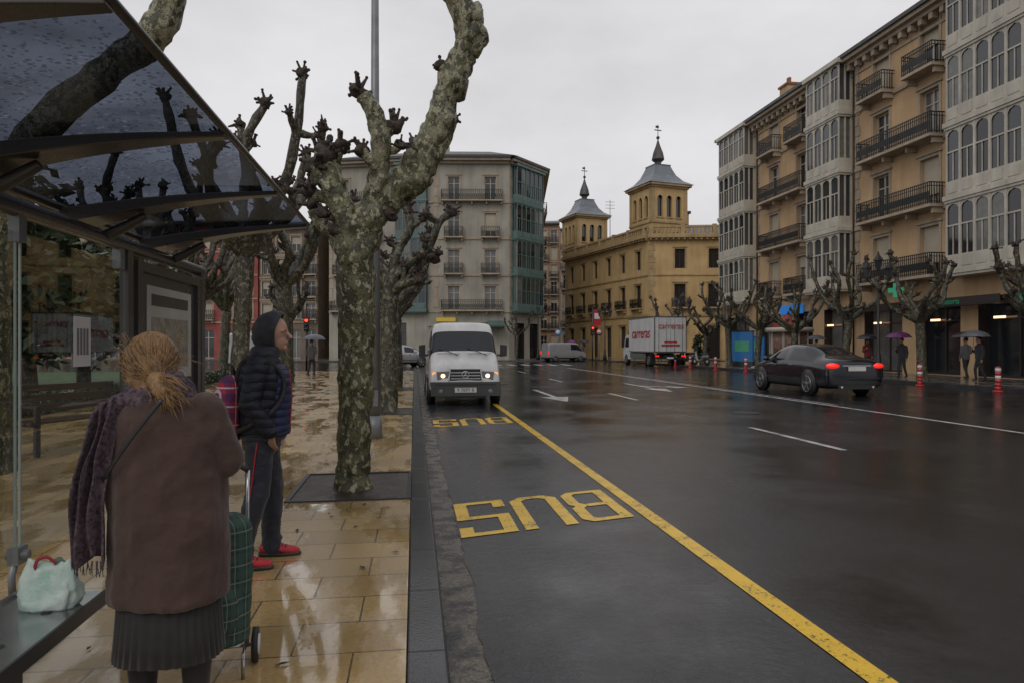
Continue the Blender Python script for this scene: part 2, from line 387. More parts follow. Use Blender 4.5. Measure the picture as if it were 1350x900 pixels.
for (x,y) in ((7.4,14.5),(3.4,27),(12.2,30)):
    b=MB(); b.tube([(x,y,-.01),(x,y,.006)],[.33,.33],28,0,smooth=False,up=Vector((0,1,0))); b.tube([(x,y,.0),(x,y,.011)],[.28,.28],28,1,smooth=False,up=Vector((0,1,0))); b.build('manhole_cover',[M['gap'],M['metal']])
for (x0,x1,y0,y1) in ((-1.13,-.06,6.45,7.75),(-1.13,-.06,14.4,15.7),(-1.13,-.06,22.4,23.6)):
    p=root('tree_pit'); b=MB(); n=10
    for i in range(n):
        for j in range(n):
            f=lambda i,j:(x0+(x1-x0)*i/n,y0+(y1-y0)*j/n,.084+(.022*max(0,noise.noise(Vector((i*.7,j*.7,y0)))+.3) if 0<i<n and 0<j<n else 0))
            b.add([f(i,j),f(i+1,j),f(i+1,j+1),f(i,j+1)],[(0,1,2,3)],0,True)
    b.build('soil',[M['soil']],p,recalc=False)
    b=MB(); t=.04; b.box(x0,x1,y0-t,y0,.05,.095); b.box(x0,x1,y1,y1+t,.05,.095); b.box(x0-t,x0,y0-t,y1+t,.05,.096); b.box(x1,x1+.03,y0-t,y1+t,.05,.096); b.build('frame',[M['metal']],p)
rn=random.Random(31); b=MB()
for i in range(160):
    x=rn.uniform(-3.5,-.1); y=rn.uniform(2.5,14); a=rn.uniform(0,6.3); s=rn.uniform(.012,.04); c=math.cos(a);d=math.sin(a)
    b.add([(x-s*c,y-s*d,.088),(x+s*.4*d,y-s*.4*c,.09),(x+s*c,y+s*d,.0885),(x-s*.4*d,y+s*.4*c,.092)],[(0,1,2,3)])
b.build('fallen_leaves',[M['knob']],recalc=False)
# ------------------------------------------------------------------ trees
def knob(b,p,r,rn,n=12,stubs=9):
    p=Vector(p); b.ell(p,(r*.95,r*.92,r*.88),n,1,.8,10)
    for i in range(stubs):
        a=rn.uniform(0,6.28); e=rn.uniform(-.3,1.4); d=Vector((math.cos(a)*math.cos(e),math.sin(a)*math.cos(e),math.sin(e)))
        q=p+d*r*rn.uniform(1.1,2.2); b.tube([p,p+d*r*.8,q],[r*.42,r*.28,r*.15],7,1,.5); b.ell(q,r*rn.uniform(.16,.30),7,1,.6,12)
def stub(b,base,d,r,L1,rn,n=12):
    base=Vector(base);d=Vector(d).normalized(); e=base+d*L1; m=(base+e)/2+Vector((rn.uniform(-.03,.03),0,-.02))
    b.tube([base,m,e],[r,r*.85,r*.75],n,0,.35,sub=4); knob(b,e,r*1.2,rn,n,8)
def pollard(name,loc,seed,h=5.5,tr=.17,limbs=5,spread=1.5,bk='bark2',th=None):
    rn=random.Random(seed); b=MB(); th=th or h*.45
    lean=rn.uniform(-.15,.15)
    b.tube([(0,0,-.1),(0,0,.12),(.0,0,.5),(lean*.4,.02,th*.5),(lean,0,th*.85),(lean,0,th)],[tr*1.5,tr*1.15,tr,tr*.95,tr*1.05,tr*1.0],14,0,.2,sub=4)
    a0=rn.uniform(0,6)
    for i in range(limbs):
        a=a0+i*6.283/limbs+rn.uniform(-.3,.3); L1=spread*rn.uniform(.6,1.1); H=(h-th)*rn.uniform(.55,1.05)
        c=Vector((math.cos(a),math.sin(a),0)); s=Vector((-c.y,c.x,0)); o0=Vector((lean,0,th-.15))
        k1=rn.uniform(-.25,.25);k2=rn.uniform(-.4,.4)
        P=[o0,o0+c*L1*.3+Vector((0,0,H*.18)),o0+c*L1*.6+s*k1+Vector((0,0,H*.35)),o0+c*L1*.82+s*k2+Vector((0,0,H*.65)),o0+c*L1*.95+s*k1+Vector((0,0,H*.95))]
        rr=[tr*.75,tr*.62,tr*.54,tr*.47,tr*.40]
        b.tube(P,rr,10,0,.45,sub=5); knob(b,P[-1],tr*.62,rn)
        for t in (1,2,3,3):
            if rn.random()<.85:
                d=(s*rn.choice((-1,1))+Vector((0,0,rn.uniform(.0,1.4)))+c*rn.uniform(-.2,.6)).normalized(); e=P[t]+d*rn.uniform(.2,.55)
                b.tube([P[t],(P[t]+e)/2+Vector((0,0,-.03)),e],[tr*.44,tr*.36,tr*.30],8,0,.4,sub=3); knob(b,e,tr*.46,rn,10,7)
    return b.build(name,[M[bk],M['knob']],loc=loc,recalc=False)
rn=random.Random(5); b=MB()
b.tube([(0,0,-.1),(0,0,.06),(0,0,.3),(.03,0,1.1),(.035,0,1.85),(.015,0,2.3),(.07,0,2.62)],[.24,.185,.155,.168,.175,.195,.20],32,0,.2,sub=9)
def limb(P,Rr,n=22,nz=.38): b.tube(P,Rr,n,0,nz,sub=8)
limb([(.02,0,2.35),(.12,0,2.62),(.32,.05,2.93),(.58,.1,3.15),(.78,.1,3.5),(.92,.1,3.92),(1.05,.05,4.3),(1.14,0,4.62),(1.05,-.05,4.85),(.86,-.08,5.1),(.84,-.05,5.5)],[.18,.20,.175,.165,.15,.145,.14,.125,.12,.11,.10])
for c,r in (((.62,.1,3.22),.185),((1.19,0,4.56),.155),((1.16,0,4.78),.15),((.8,-.08,5.1),.13),((.97,.1,4.1),.15)): b.ell(c,(r,r,r*1.1),18,0,.6,7)
knob(b,(.84,-.05,5.55),.14,rn)
limb([(.0,0,2.4),(-.1,-.05,2.75),(-.19,-.05,3.0),(-.24,-.05,3.2)],[.15,.12,.105,.10]); knob(b,(-.25,-.05,3.28),.11,rn,16,12)
for base,d,r,l in (((-.18,-.05,2.95),(-.7,-.2,.8),.075,.3),((-.24,-.05,3.2),(.6,0,.9),.065,.22),((-.15,-.05,2.85),(-1,.1,.35),.06,.28),((-.22,0,3.1),(-.5,.3,1),.06,.3),((-.1,0,2.75),(-1,-.2,-.05),.05,.2),
    ((.27,-.12,3.48),(.9,0,.7),.08,.17),((.25,-.12,3.2),(-.8,-.2,.7),.06,.2),((.30,-.1,3.35),(.9,-.3,.15),.05,.17),((.85,.1,3.7),(.9,0,.3),.05,.14),((.45,.1,3.05),(.5,.2,-.7),.05,.12),((.06,0,2.5),(-.9,-.3,.2),.07,.22),((1.0,.05,4.2),(-.9,0,.5),.05,.14),((.6,.1,3.2),(-.4,0,1),.06,.16),((.2,0,2.75),(.9,-.4,-.2),.06,.17)): stub(b,base,d,r,l,rn)
limb([(.14,0,2.7),(.22,-.08,3.0),(.28,-.12,3.25),(.27,-.12,3.5),(.2,-.12,3.72),(.10,-.12,3.86)],[.13,.10,.09,.10,.085,.08],16); knob(b,(.06,-.12,3.92),.085,rn,16,10)
b.tube([(.02,.05,2.5),(-.2,.15,2.58),(-.36,.2,2.68),(-.42,.2,2.8)],[.10,.075,.06,.05],12,0,.3,sub=4); knob(b,(-.43,.2,2.85),.065,rn,14,9)
b.tube([(.3,.1,2.9),(.5,.4,3.0),(.62,.6,3.3),(.6,.7,3.6)],[.11,.09,.075,.06],12,0,.3,sub=4); knob(b,(.6,.7,3.65),.085,rn,14,9)
b.build('plane_tree',[M['bark'],M['knob']],loc=(-.60,6.95,.08),recalc=False)
b=MB(); rn=random.Random(9)
b.tube([(0,0,-.1),(0,0,.2),(0,0,1.2),(.03,0,2.3),(.05,0,2.9)],[.27,.2,.18,.17,.19],16,0,.15,sub=5)
for P in ([(.05,0,2.8),(.4,-.1,3.2),(.8,-.1,3.5),(1.1,-.1,4.1),(1.35,-.1,4.35)],[(.05,0,2.7),(.45,.1,2.9),(.75,.1,3.3),(1.0,.1,3.35)],[(.05,0,2.85),(.2,0,3.5),(.45,.1,4.0),(.4,.1,4.5)],[(.05,0,2.8),(-.3,0,3.4),(-.7,.1,3.9),(-.75,.1,4.6)],[(0,0,2.8),(-.5,.3,3.1),(-1.1,.4,3.5),(-1.3,.4,4.2)],[(.05,0,2.5),(.3,-.2,2.75),(.62,-.3,2.8)]):
    b.tube(P,[.13,.11,.10,.085,.07][:len(P)],12,0,.35,sub=5); knob(b,P[-1],.12,rn,12,9)
    for t in range(1,len(P)-1):
        for k in range(2): stub(b,P[t],(rn.uniform(-1,1),rn.uniform(-.4,.4),rn.uniform(.2,1)),.065,rn.uniform(.2,.4),rn,10)
b.build('plane_tree',[M['bark2'],M['knob']],loc=(-.55,15.1,.08),recalc=False)
pollard('plane_tree',(-.6,23,.08),3,6.2,.2,5,1.6); pollard('plane_tree',(-.7,31,.08),4,6.2,.2,5,1.6)
for i,(x,y,h,sp_) in enumerate(((-4.5,18.6,8.6,2.0),(-4.7,26.5,8.2,1.8),(-9,30,7.5,1.7),(-10,38,7.5,1.7),(-8.6,23,7.6,1.7),(-8,46,7,1.7))): pollard('plane_tree',(x,y,.08),20+i,h,.235,8,sp_,'bark2')
b=MB()
b.tube([(0,0,-.1),(0,0,.4),(0,0,2),(.1,0,3.2)],[.35,.27,.24,.26],18,0,.15,sub=5)
b.tube([(.1,0,3.0),(.6,0,3.9),(1.3,0,4.6),(1.75,0,5.0),(1.95,0,5.45),(2.0,0,6.2)],[.20,.18,.17,.18,.17,.15],18,0,.3,sub=6)
b.tube([(.1,0,3.0),(-.6,.2,3.9),(-1.1,.2,5.2)],[.2,.18,.15],14,0,.3,sub=6)
b.build('plane_tree',[M['bark'],M['knob']],loc=(-4.75,8.4,.08),recalc=False)
for i,y in enumerate((20.2,25.8,30.9,35.5,39.6,43.4,47.4,54)): pollard('plane_tree',(21,y,.13),50+i,5.0+.5*(i%3),.18,6,2.0)
pollard('plane_tree',(10,66.8,.1),77,5.5,.15,5,1.4); pollard('plane_tree',(-4,60,.05),78,6.5,.2,6,1.8)
def leafy(name,loc,R3,H,seed,n=5000,ls=.12,trunk=.18):
    rn=random.Random(seed); b=MB(); b.tube([(0,0,-.1),(0,0,H*.5),(.1,0,H-.2)],[trunk*1.3,trunk,trunk*.3],10,2,.2,sub=3)
    cl=[]
    for i in range(26):
        a=rn.uniform(0,6.28);e=rn.uniform(-1,1); rr=rn.uniform(.35,.95)
        c=Vector((math.cos(a)*R3[0]*rr*math.sqrt(1-e*e*.8),math.sin(a)*R3[1]*rr*math.sqrt(1-e*e*.8),H+e*R3[2]*.8)); cl.append((c,rn.uniform(.25,.48)*R3[0]))
        b.tube([(0,0,H*.6),c],[trunk*.35,.02],5,2)
    for i in range(n):
        c,r=rn.choice(cl); d=Vector((rn.gauss(0,1),rn.gauss(0,1),rn.gauss(0,1))).normalized(); p=c+d*r*rn.uniform(.5,1.05)
        u=Vector((rn.gauss(0,1),rn.gauss(0,1),rn.gauss(0,.6))).normalized(); v=u.cross(Vector((rn.gauss(0,1),rn.gauss(0,1),rn.gauss(0,1)))).normalized(); s=ls*rn.uniform(.6,1.3)
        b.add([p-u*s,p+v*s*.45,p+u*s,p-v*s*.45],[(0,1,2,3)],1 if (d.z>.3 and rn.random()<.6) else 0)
    return b.build(name,[M['leaf'],M['leaf2'],M['bark2']],loc=loc,recalc=False)
for i,(x,y,r,h) in enumerate(((-9,17.5,2.2,3.2),(-13,20,2.6,4),(-17,23,3,4.5),(-12,27,2.6,3.6),(-21,18,3,4.5),(-16,14,2.3,3.4),(-24,27,3.4,5))):
    leafy('evergreen_tree',(x,y,.05),(r,r,r*.95),h,100+i,3600,.19)
def hedge(name,x0,x1,y0,y1,h,seed,n=5000,fl=.05):
    rn=random.Random(seed); b=MB(); b.box(x0+.08,x1-.08,y0+.08,y1-.08,.0,h-.08,0)
    for i in range(n):
        p=Vector((rn.uniform(x0,x1),rn.uniform(y0,y1),rn.uniform(.05,h))); k=rn.randint(0,4)
        if k==0:p.x=x1
        elif k==1:p.y=y0
        elif k==2:p.x=x0
        else:p.z=h
        p+=Vector((rn.gauss(0,.03),rn.gauss(0,.03),rn.gauss(0,.03))); u=Vector((rn.gauss(0,1),rn.gauss(0,1),rn.gauss(0,1))).normalized(); v=u.cross(Vector((rn.gauss(0,1),rn.gauss(0,1),rn.gauss(0,1)))).normalized()*.03
        b.add([p-u*.05,p+v,p+u*.05,p-v],[(0,1,2,3)],2 if rn.random()<fl else (1 if rn.random()<.4 else 0))
    b.build(name,[M['leaf'],M['leaf2'],M['flower']],recalc=False)
sheet('lawn',-40,-8.2,13,40,.10,M['grass'])
hedge('hedge',-30,-8.1,12.4,12.9,.40,1,7000,.15); hedge('hedge',-8.2,-7.7,12.4,38,.42,2,8000,.1)
p=root('park_bench',(-4.6,10.2,.08),62); b=MB()
for k in range(4): b.box(-.8,.8,-.2+k*.11,-.11+k*.11,.42,.45)
for k in range(3): b.box(-.8,.8,.26+k*.02,.29+k*.02,.55+k*.13,.64+k*.13)
b.build('slats',[mat('bench_wood',(.06,.035,.02),.4)],p); b=MB()
for x in (-.7,.7):
    b.box(x-.03,x+.03,-.2,-.15,0,.42); b.box(x-.03,x+.03,.22,.26,0,.9); b.box(x-.03,x+.03,-.2,.26,.38,.418); b.box(x-.03,x+.03,-.2,.2,.62,.65); b.box(x-.03,x+.03,-.2,-.16,.42,.62)
b.build('frame',[M['iron']],p)
# ------------------------------------------------------------------ buildings
def win(b,u0,u1,z0,z1,dep,rn,mf,mg,shut=None,trim=None,bars=True):
    b.quad((u0,0,z0),(u1,0,z0),(u1,-dep,z0),(u0,-dep,z0),mf[0]); b.quad((u0,0,z1),(u1,0,z1),(u1,-dep,z1),(u0,-dep,z1),mf[0])
    b.quad((u0,0,z0),(u0,-dep,z0),(u0,-dep,z1),(u0,0,z1),mf[0]); b.quad((u1,0,z0),(u1,-dep,z0),(u1,-dep,z1),(u1,0,z1),mf[0])
    b.quad((u0,-dep,z0),(u1,-dep,z0),(u1,-dep,z1),(u0,-dep,z1),rn.choice(mg))
    f=.07; y0=-dep+.003;y1=-dep+.06; k=mf[1]
    if bars:
        b.box(u0,u0+f,y0,y1,z0,z1,k); b.box(u1-f,u1,y0,y1,z0,z1,k); b.box(u0+f,u1-f,y0,y1,z0,z0+f,k); b.box(u0+f,u1-f,y0,y1,z1-f,z1,k)
        c=(u0+u1)/2; b.box(c-.04,c+.04,y0,y1+.005,z0+f,z1-f,k); zt=z0+(z1-z0)*.72; b.box(u0+f,c-.04,y0,y1-.01,zt-.03,zt+.03,k); b.box(c+.04,u1-f,y0,y1-.01,zt-.03,zt+.03,k)
    if shut and rn.random()<shut[0]:
        hh=(z1-z0)*rn.choice((.3,.5,.75,1.)); b.box(u0+.01,u1-.01,-dep+.07,-dep+.11,z1-hh,z1-.005,shut[1])
    if trim is not None:
        t=.15; b.box(u0-t,u0-.005,-.05,.045,z0,z1+t,trim); b.box(u1+.005,u1+t,-.05,.045,z0,z1+t,trim); b.box(u0-.004,u1+.004,-.05,.04,z1+.005,z1+t,trim); b.box(u0-t-.08,u1+t+.08,-.05,.12,z1+t+.003,z1+t+.11,trim)
def wall(b,Lw,z0,z1,ops,mi=0):
    us=sorted(set([0,Lw]+[o[0] for o in ops]+[o[1] for o in ops])); zs=sorted(set([z0,z1]+[o[2] for o in ops]+[o[3] for o in ops]))
    for i in range(len(us)-1):
        for j in range(len(zs)-1):
            cu=(us[i]+us[i+1])/2;cz=(zs[j]+zs[j+1])/2
            if any(o[0]<cu<o[1] and o[2]<cz<o[3] for o in ops): continue
            b.quad((us[i],0,zs[j]),(us[i+1],0,zs[j]),(us[i+1],0,zs[j+1]),(us[i],0,zs[j+1]),mi)
def rail(b,u0,u1,out,z,mslab,miron,h=1.0,sp=.14,t=.016):
    b.box(u0,u1,-.02,out,z-.14,z,mslab)
    for k in range(max(2,int((u1-u0)/1.6)+1)):
        uu=u0+.15+(u1-u0-.3)*k/max(1,int((u1-u0)/1.6)); b.box(uu-.07,uu+.07,.0,out*.7,z-.42,z-.143,mslab)
    o=out-.05
    for zz,hh in ((z+h,.05),(z+.1,.03),(z+h-.16,.03)):
        b.box(u0+.04,u1-.04,o-.02,o+.02,zz,zz+hh,miron); b.box(u0+.03,u0+.06,0,o-.02,zz,zz+hh,miron); b.box(u1-.06,u1-.03,0,o-.02,zz,zz+hh,miron)
    n=int((u1-u0)/sp)
    for k in range(n+1):
        u=u0+.05+(u1-u0-.1)*k/n; b.box(u-t,u+t,o-t,o+t,z,z+h,miron)
        if k<n:
            um=u+(u1-u0-.1)/n/2; b.box(um-.035,um+.035,o-.008,o+.008,z+.25,z+.6,miron)
    for k in range(1,int(out/sp)):
        for u in (u0+.045,u1-.045): b.box(u-t,u+t,k*sp-t,k*sp+t,z,z+h,miron)
def bay(b,u0,u1,out,lev,mf,mg,rn,pw=.8):
    for i in range(len(lev)-1):
        za,zb=lev[i],lev[i+1]
        b.box(u0-.1,u1+.1,-.02,out+.1,za-.14,za+.08,mf); b.box(u0,u1,-.02,out,za+.08,za+.72,mf)
        b.box(u0-.04,u1+.04,-.02,out+.05,za-.26,za-.143,mf)
        g0=za+.72;g1=zb-.26 if i<len(lev)-2 else zb-.14
        b.box(u0+.07,u1-.07,-.02,out-.07,g0,g1,rn.choice(mg))
        n=max(2,round((u1-u0)/pw)); w=(u1-u0)/n
        for k in range(n+1):
            u=u0+k*w; a=max(u0,u-.06);c=min(u1,u+.06); b.box(a,c,out-.068,out,g0,g1,mf)
            if k<n:
                b.box(u+.12,u+w-.12,out,out+.025,za+.18,za+.62,mf)
                b.quad((u+.06,out-.064,g0+.01),(u+w-.06,out-.064,g0+.01),(u+w-.06,out-.064,g1-.01),(u+.06,out-.064,g1-.01),rn.choice(mg))
                b.box(u+.06,u+w-.06,out-.055,out-.01,g0+1.3,g0+1.37,mf); b.box(u+w/2-.02,u+w/2+.02,out-.054,out-.02,g0,g0+1.3,mf)
                b.add([(u+.06,out-.02,g1),(u+.06,out-.02,g1-.34),(u+.06+w*.12,out-.02,g1-.15),(u+w/2,out-.02,g1-.06),(u+w-.06-w*.12,out-.02,g1-.15),(u+w-.06,out-.02,g1-.34),(u+w-.06,out-.02,g1)],[(0,1,2,3),(3,4,5,6),(0,3,6)],mf)
        for uu in (u0,u1-.068):
            b.box(uu,uu+.068,0,.1,g0,g1,mf); b.box(uu,uu+.068,out*.5-.04,out*.5+.04,g0,g1,mf)
    z=lev[-1]; b.box(u0-.15,u1+.15,-.02,out+.18,z-.14,z+.12,mf)
M['ochre']=mat('ochre_render',(.56,.375,.21),.85,.2,.6,.004,30,streak=.25)
M['stone']=mat('pale_stone_trim',(.44,.36,.27),.8,.25,1,.004,30,streak=.4)
M['whitef']=mat('white_painted_timber',(.55,.51,.43),.5,.25,1.5,streak=.35)
M['shut']=mat('roller_shutter',(.42,.37,.28),.6,.15,2)
M['slate']=mat('dark_roof_tiles',(.05,.045,.045),.4,.4,3,.02,14)
M['shopf']=mat('shop_front_wood',(.04,.030,.027),.35,.4,2)
p=root('apartment_building'); rn=random.Random(4)
mx_,Lh=frame((25,52.3),(25,6)); b=MB(); b.M=mx_
FL=[4.9,8.25,11.6,14.95]; ops=[]; cols=[7.5,11.0,18.6,22.1,31,34.6,43]
for zf in FL:
    for c in cols: ops.append((c-.62,c+.62,zf+.06,zf+2.45))
shops=[(.8,3.9),(5.6,8.4),(9.6,12.2),(13.4,15.8),(17.2,20.2),(21.2,24.0),(25,28.4),(29.4,33),(34,38),(39,43)]
for a,c in shops: ops.append((a,c,.15,3.7))
wall(b,Lh,0,18.1,ops,0)
for o_ in ops:
    if o_[2]<1: win(b,*o_,.5,rn,(7,7),(3,3,4),None,None,True)
    else: win(b,*o_,.28,rn,(0,2),(3,4,5),(.6,6),1)
for zf in FL: b.box(0,Lh,-.02,.10,zf-.22,zf-.02,1)
for a in (0.02,5.0,16.35,24.0,29.0,41.3):
    for k in range(22): b.box(a,a+(.38 if k%2 else .5),-.02,.05,5+k*.6,5.56+k*.6,1)
for k in range(24): b.box(k*1.9+.02,k*1.9+.42,-.02,.07,.13,4.6,1) if not any(a-.4<k*1.9<c+.02 for a,c in shops) else None
b.box(0,Lh,-.02,.45,17.55,17.75,1); b.box(-.2,Lh,-.02,.7,17.75,17.95,1); b.box(-.3,Lh,-.3,.85,17.95,18.15,8)
for k in range(int(Lh/.7)): b.box(k*.7+.1,k*.7+.35,.1,.42,17.25,17.548,1)
b.box(0,Lh,-.02,.07,16.95,17.1,1)
for zi,zf in enumerate(FL):
    for a,c in ((6.6,11.9),(17.6,23.1),(30.1,35.5)):
        if zi==3 or (zi==0 and a<7):
            for c0 in cols:
                if a<c0<c: rail(b,c0-1.05,c0+1.05,.8,zf,1,9)
        else: rail(b,a,c,.85,zf,1,9)
for a,c in ((.5,4.7),(12.8,16.1),(24.1,28.9),(37,41)): bay(b,a,c,.85,FL+[17.9],2,(3,4,5,5),rn,.85 if a>20 else .8)
for u in (5.3,16.4,29.5): b.cyl((u,.12,.2),(u,.12,17.2),.05,n=6,mi=9)
b.build('facade',[M['ochre'],M['stone'],M['whitef'],GL[0],GL[1],GL[2],M['shut'],M['shopf'],M['slate'],M['iron']],p)
b=MB(); b.quad((25,52.3,0),(42,52.3,0),(42,52.3,18.1),(25,52.3,18.1),0); b.quad((24.9,52.6,18.16),(24.9,6,18.16),(31,6,20),(31,52.6,20),1); b.quad((31,52.6,20),(31,6,20),(42,6,18),(42,52.6,18),1)
b.box(27,27.9,46.5,47.6,18,20.6,0); b.box(26.9,28,46.4,47.7,20.6,20.75,2); b.box(27.2,27.4,46.7,47,20.75,21.2,2)
b.box(28,28.8,33,34,18,21,0)
b.build('roof_and_sides',[M['ochre'],M['slate'],mat('terracotta_pots',(.3,.12,.07),.8)],p)
M['gsign']=mat('green_sign',(.015,.12,.06),.4,emit=(.05,.5,.25),es=.12); M['lamp']=mat('warm_shop_light',(.8,.5,.3),.5,emit=(1,.62,.35),es=2.0)
b=MB(); b.box(24.2,24.9,21,24.6,3.3,3.42,0); b.box(24.15,24.2,21,24.6,3.25,3.62,1)
b.box(24.3,24.9,25.4,30.8,3.3,3.42,0); b.box(24.27,24.3,25.4,30.8,3.3,3.7,0)
b.box(24.4,24.9,31.5,36.5,3.4,3.5,0); b.box(24.35,24.4,31.5,36.5,3.35,3.7,0)
b.box(24.7,24.9,41,43.5,3.6,4.2,3)
for y in (21.4,22.6,24.5,26.1,27.6,29.8,34,38.3,42): b.box(25.2,25.24,y,y+.6,2.7,2.8,2)
b.build('shop_awnings',[M['shopf'],M['gsign'],M['lamp'],mat('blue_shop_sign',(.02,.12,.35),.4,emit=(.05,.3,.9),es=.3)],p)
SL=mat('sign_letters',(.6,.62,.6),.5)
text('FARMACIA',.34,wallmx((24.13,22.8,3.44),(-1,0,0)),SL,p,'shop_sign_letters')
text('Zapateria',.36,wallmx((24.24,28.2,3.5),(-1,0,0)),M['gsign'],p,'shop_sign_letters')
q=root('pharmacy_cross',(24.1,31.4,4.3),35); b=MB(); b.box(-.06,.06,-.36,.36,-.12,.12,0); b.box(-.059,.059,-.12,.12,.12,.36,0); b.box(-.059,.059,-.12,.12,-.36,-.12,0); b.box(-.02,.9,-.03,.03,-.03,.03,1); b.build('cross',[mat('pharmacy_green',(.03,.25,.14),.4,emit=(.1,.8,.4),es=.12),M['metal']],q)
M['sand']=mat('yellow_sandstone',(.58,.40,.185),.85,.25,.5,.004,30,streak=.3); M['sandt']=mat('sandstone_trim',(.47,.335,.17),.8,.3,1,streak=.45)
M['lead']=mat('lead_roof',(.17,.19,.22),.4,.3,2)
p=root('palace_building'); rn=random.Random(8)
matsP=[M['sand'],M['sandt'],M['shopf'],GL[0],GL[2],M['iron'],M['lead'],M['slate']]
for (P,Q,cs,door) in (((20.6,92),(25.2,71.4),[2.0,5.4,8.8,12.2,15.6,19.0],1),((25.2,71.4),(46,66.8),[3.4,7.0,10.6,14.2,17.8],0)):
    m_,Lh=frame(P,Q); b=MB(); b.M=m_; ops=[]
    for c in cs:
        ops.append((c-.6,c+.6,5.7,8.2)); ops.append((c-.55,c+.55,9.9,12.0)); ops.append((c-.7,c+.7,.15 if c in (8.8,12.2,7.0) else 1.3,3.7))
    wall(b,Lh,0,13.6,ops)
    for o_ in ops: win(b,*o_,.35,rn,(0,2),(3,3,4),None,1)
    for c in cs:
        rail(b,c-.95,c+.95,.6,5.65,1,5,.95,.18,.02)
    b.box(0,Lh,-.02,.14,4.7,4.95,1); b.box(0,Lh,-.02,.1,9.1,9.25,1); b.box(0,Lh,-.02,.3,12.95,13.15,1); b.box(-.1,Lh,-.02,.65,13.15,13.45,1); b.box(-.1,Lh,-.02,.5,13.45,13.6,1)
    for k in range(int(Lh/.6)): b.box(k*.6+.1,k*.6+.3,.1,.55,12.95,13.147,1)
    for k in range(int(Lh/.4)): b.box(k*.4,k*.4+.16,.1,.28,13.6,14.3,1)
    b.box(0,Lh,.05,.35,14.3,14.5,1)
    for k in range(int(Lh/3.4)+1): b.box(k*3.4,k*3.4+.45,.04,.36,13.6,14.62,1)
    for k in range(20): b.box(0.01,.55 if k%2 else .75,-.02,.05,.3+k*.64,.88+k*.64,1)
    b.build('facade',matsP,p)
b=MB()
def roofpoly(b,pts,z,mi,z2=None,inset=0):
    cx=sum(p[0] for p in pts)/len(pts);cy=sum(p[1] for p in pts)/len(pts)
    q=[(p[0]+(cx-p[0])*inset,p[1]+(cy-p[1])*inset) for p in pts]; n=len(pts)
    for i in range(n): j=(i+1)%n; b.quad((*pts[i],z),(*pts[j],z),(*q[j],z2),(*q[i],z2),mi)
    b.poly([(*p,z2) for p in q],mi)
roofpoly(b,[(20.8,92),(25.4,71.7),(46,67.2),(46,95)],13.62,7,15.6,.5); b.box(27.5,33,79,84,14,17.5,0); b.box(27.3,33.2,78.8,84.2,17.5,17.8,7)
b.build('roof',matsP,p)
def turret(x,y):
    b=MB(); hw=2.3
    for k in range(4):
        a=rad(12.6+90*k); c=Vector((x,y,0)); dx=Vector((math.cos(a),math.sin(a),0)); dn=Vector((math.sin(a),-math.cos(a),0)); P=c-dx*hw+dn*hw; Q=c+dx*hw+dn*hw
        m_,Lh=frame((P.x,P.y),(Q.x,Q.y)); b.M=m_; ops=[(.75,1.45,15.7,18.1),(1.95,2.65,15.7,18.1),(3.15,3.85,15.7,18.1)]
        wall(b,Lh,13,19.3,ops)
        for o_ in ops:
            win(b,*o_,.3,random.Random(1),(0,1),(3,),None,None,False); u0,u1,z0,z1=o_
            w=u1-u0; b.add([(u0,.002,z1+.01),(u0,.002,z1-.4),(u0+w*.14,.002,z1-.16),(u0+w/2,.002,z1),(u1-w*.14,.002,z1-.16),(u1,.002,z1-.4),(u1,.002,z1+.01)],[(0,1,2,3),(3,4,5,6)],0)
            b.box(u0-.1,u1+.1,-.02,.1,z0-.16,z0-.01,1)
        b.box(0,Lh,-.02,.12,15.0,15.2,1); b.box(0,.4,-.02,.06,15.2,18.9,1); b.box(Lh-.4,Lh,-.02,.061,15.2,18.9,1); b.box(-.1,Lh+.1,-.02,.2,18.9,19.1,1); b.box(-.3,Lh+.3,-.02,.45,19.1,19.34,1)
    b.M=Matrix.Translation((x,y,0))@Matrix.Rotation(rad(12.6),4,'Z')
    pr=[(2.85,19.34),(2.0,19.9),(1.45,20.6),(1.15,21.3),(1.0,21.7),(1.05,21.85)]
    for i in range(len(pr)-1):
        (r0,z0),(r1,z1)=pr[i],pr[i+1]
        c0=[(-r0,-r0,z0),(r0,-r0,z0),(r0,r0,z0),(-r0,r0,z0)];c1=[(-r1,-r1,z1),(r1,-r1,z1),(r1,r1,z1),(-r1,r1,z1)]
        for k in range(4): b.quad(c0[k],c0[(k+1)%4],c1[(k+1)%4],c1[k],6)
    b.quad((-1.05,-1.05,21.85),(1.05,-1.05,21.85),(1.05,1.05,21.85),(-1.05,1.05,21.85),6)
    b.tube([(0,0,21.8),(0,0,22.3),(0,0,22.6),(0,0,23.3),(0,0,24.2),(0,0,24.9)],[.35,.4,.75,.6,.25,.05],8,7,smooth=False)
    b.ell((0,0,25.1),.2,10,7); b.cyl((0,0,24.9),(0,0,26.6),.05,.03,6,5); b.box(-.45,.45,-.03,.03,25.9,26.0,5); b.box(-.3,.1,-.03,.03,26.2,26.45,5)
    b.M=None; b.build('turret',matsP,p)
turret(27.4,74.4); turret(23.6,93.2)
for x,y,h in ((29,80,22.5),(31,82,21.5),(24.6,84,20)):
    b=MB(); b.cyl((x,y,13),(x,y,h),.05,.03,6); [b.box(x-.6,x+.6,y-.02,y+.02,h-.3-k*.4,h-.26-k*.4) for k in range(3)]; b.build('aerial',[M['iron']],p)
M['cream']=mat('cream_render',(.40,.375,.315),.85,.25,.5,streak=.4); M['greenf']=mat('green_painted_gallery',(.11,.18,.165),.5,.3,1)
p=root('corner_apartment_building'); rn=random.Random(3)
matsC=[M['cream'],M['stone'],M['whitef'],GL[0],GL[1],GL[2],M['shut'],M['shopf'],M['slate'],M['iron'],M['greenf']]
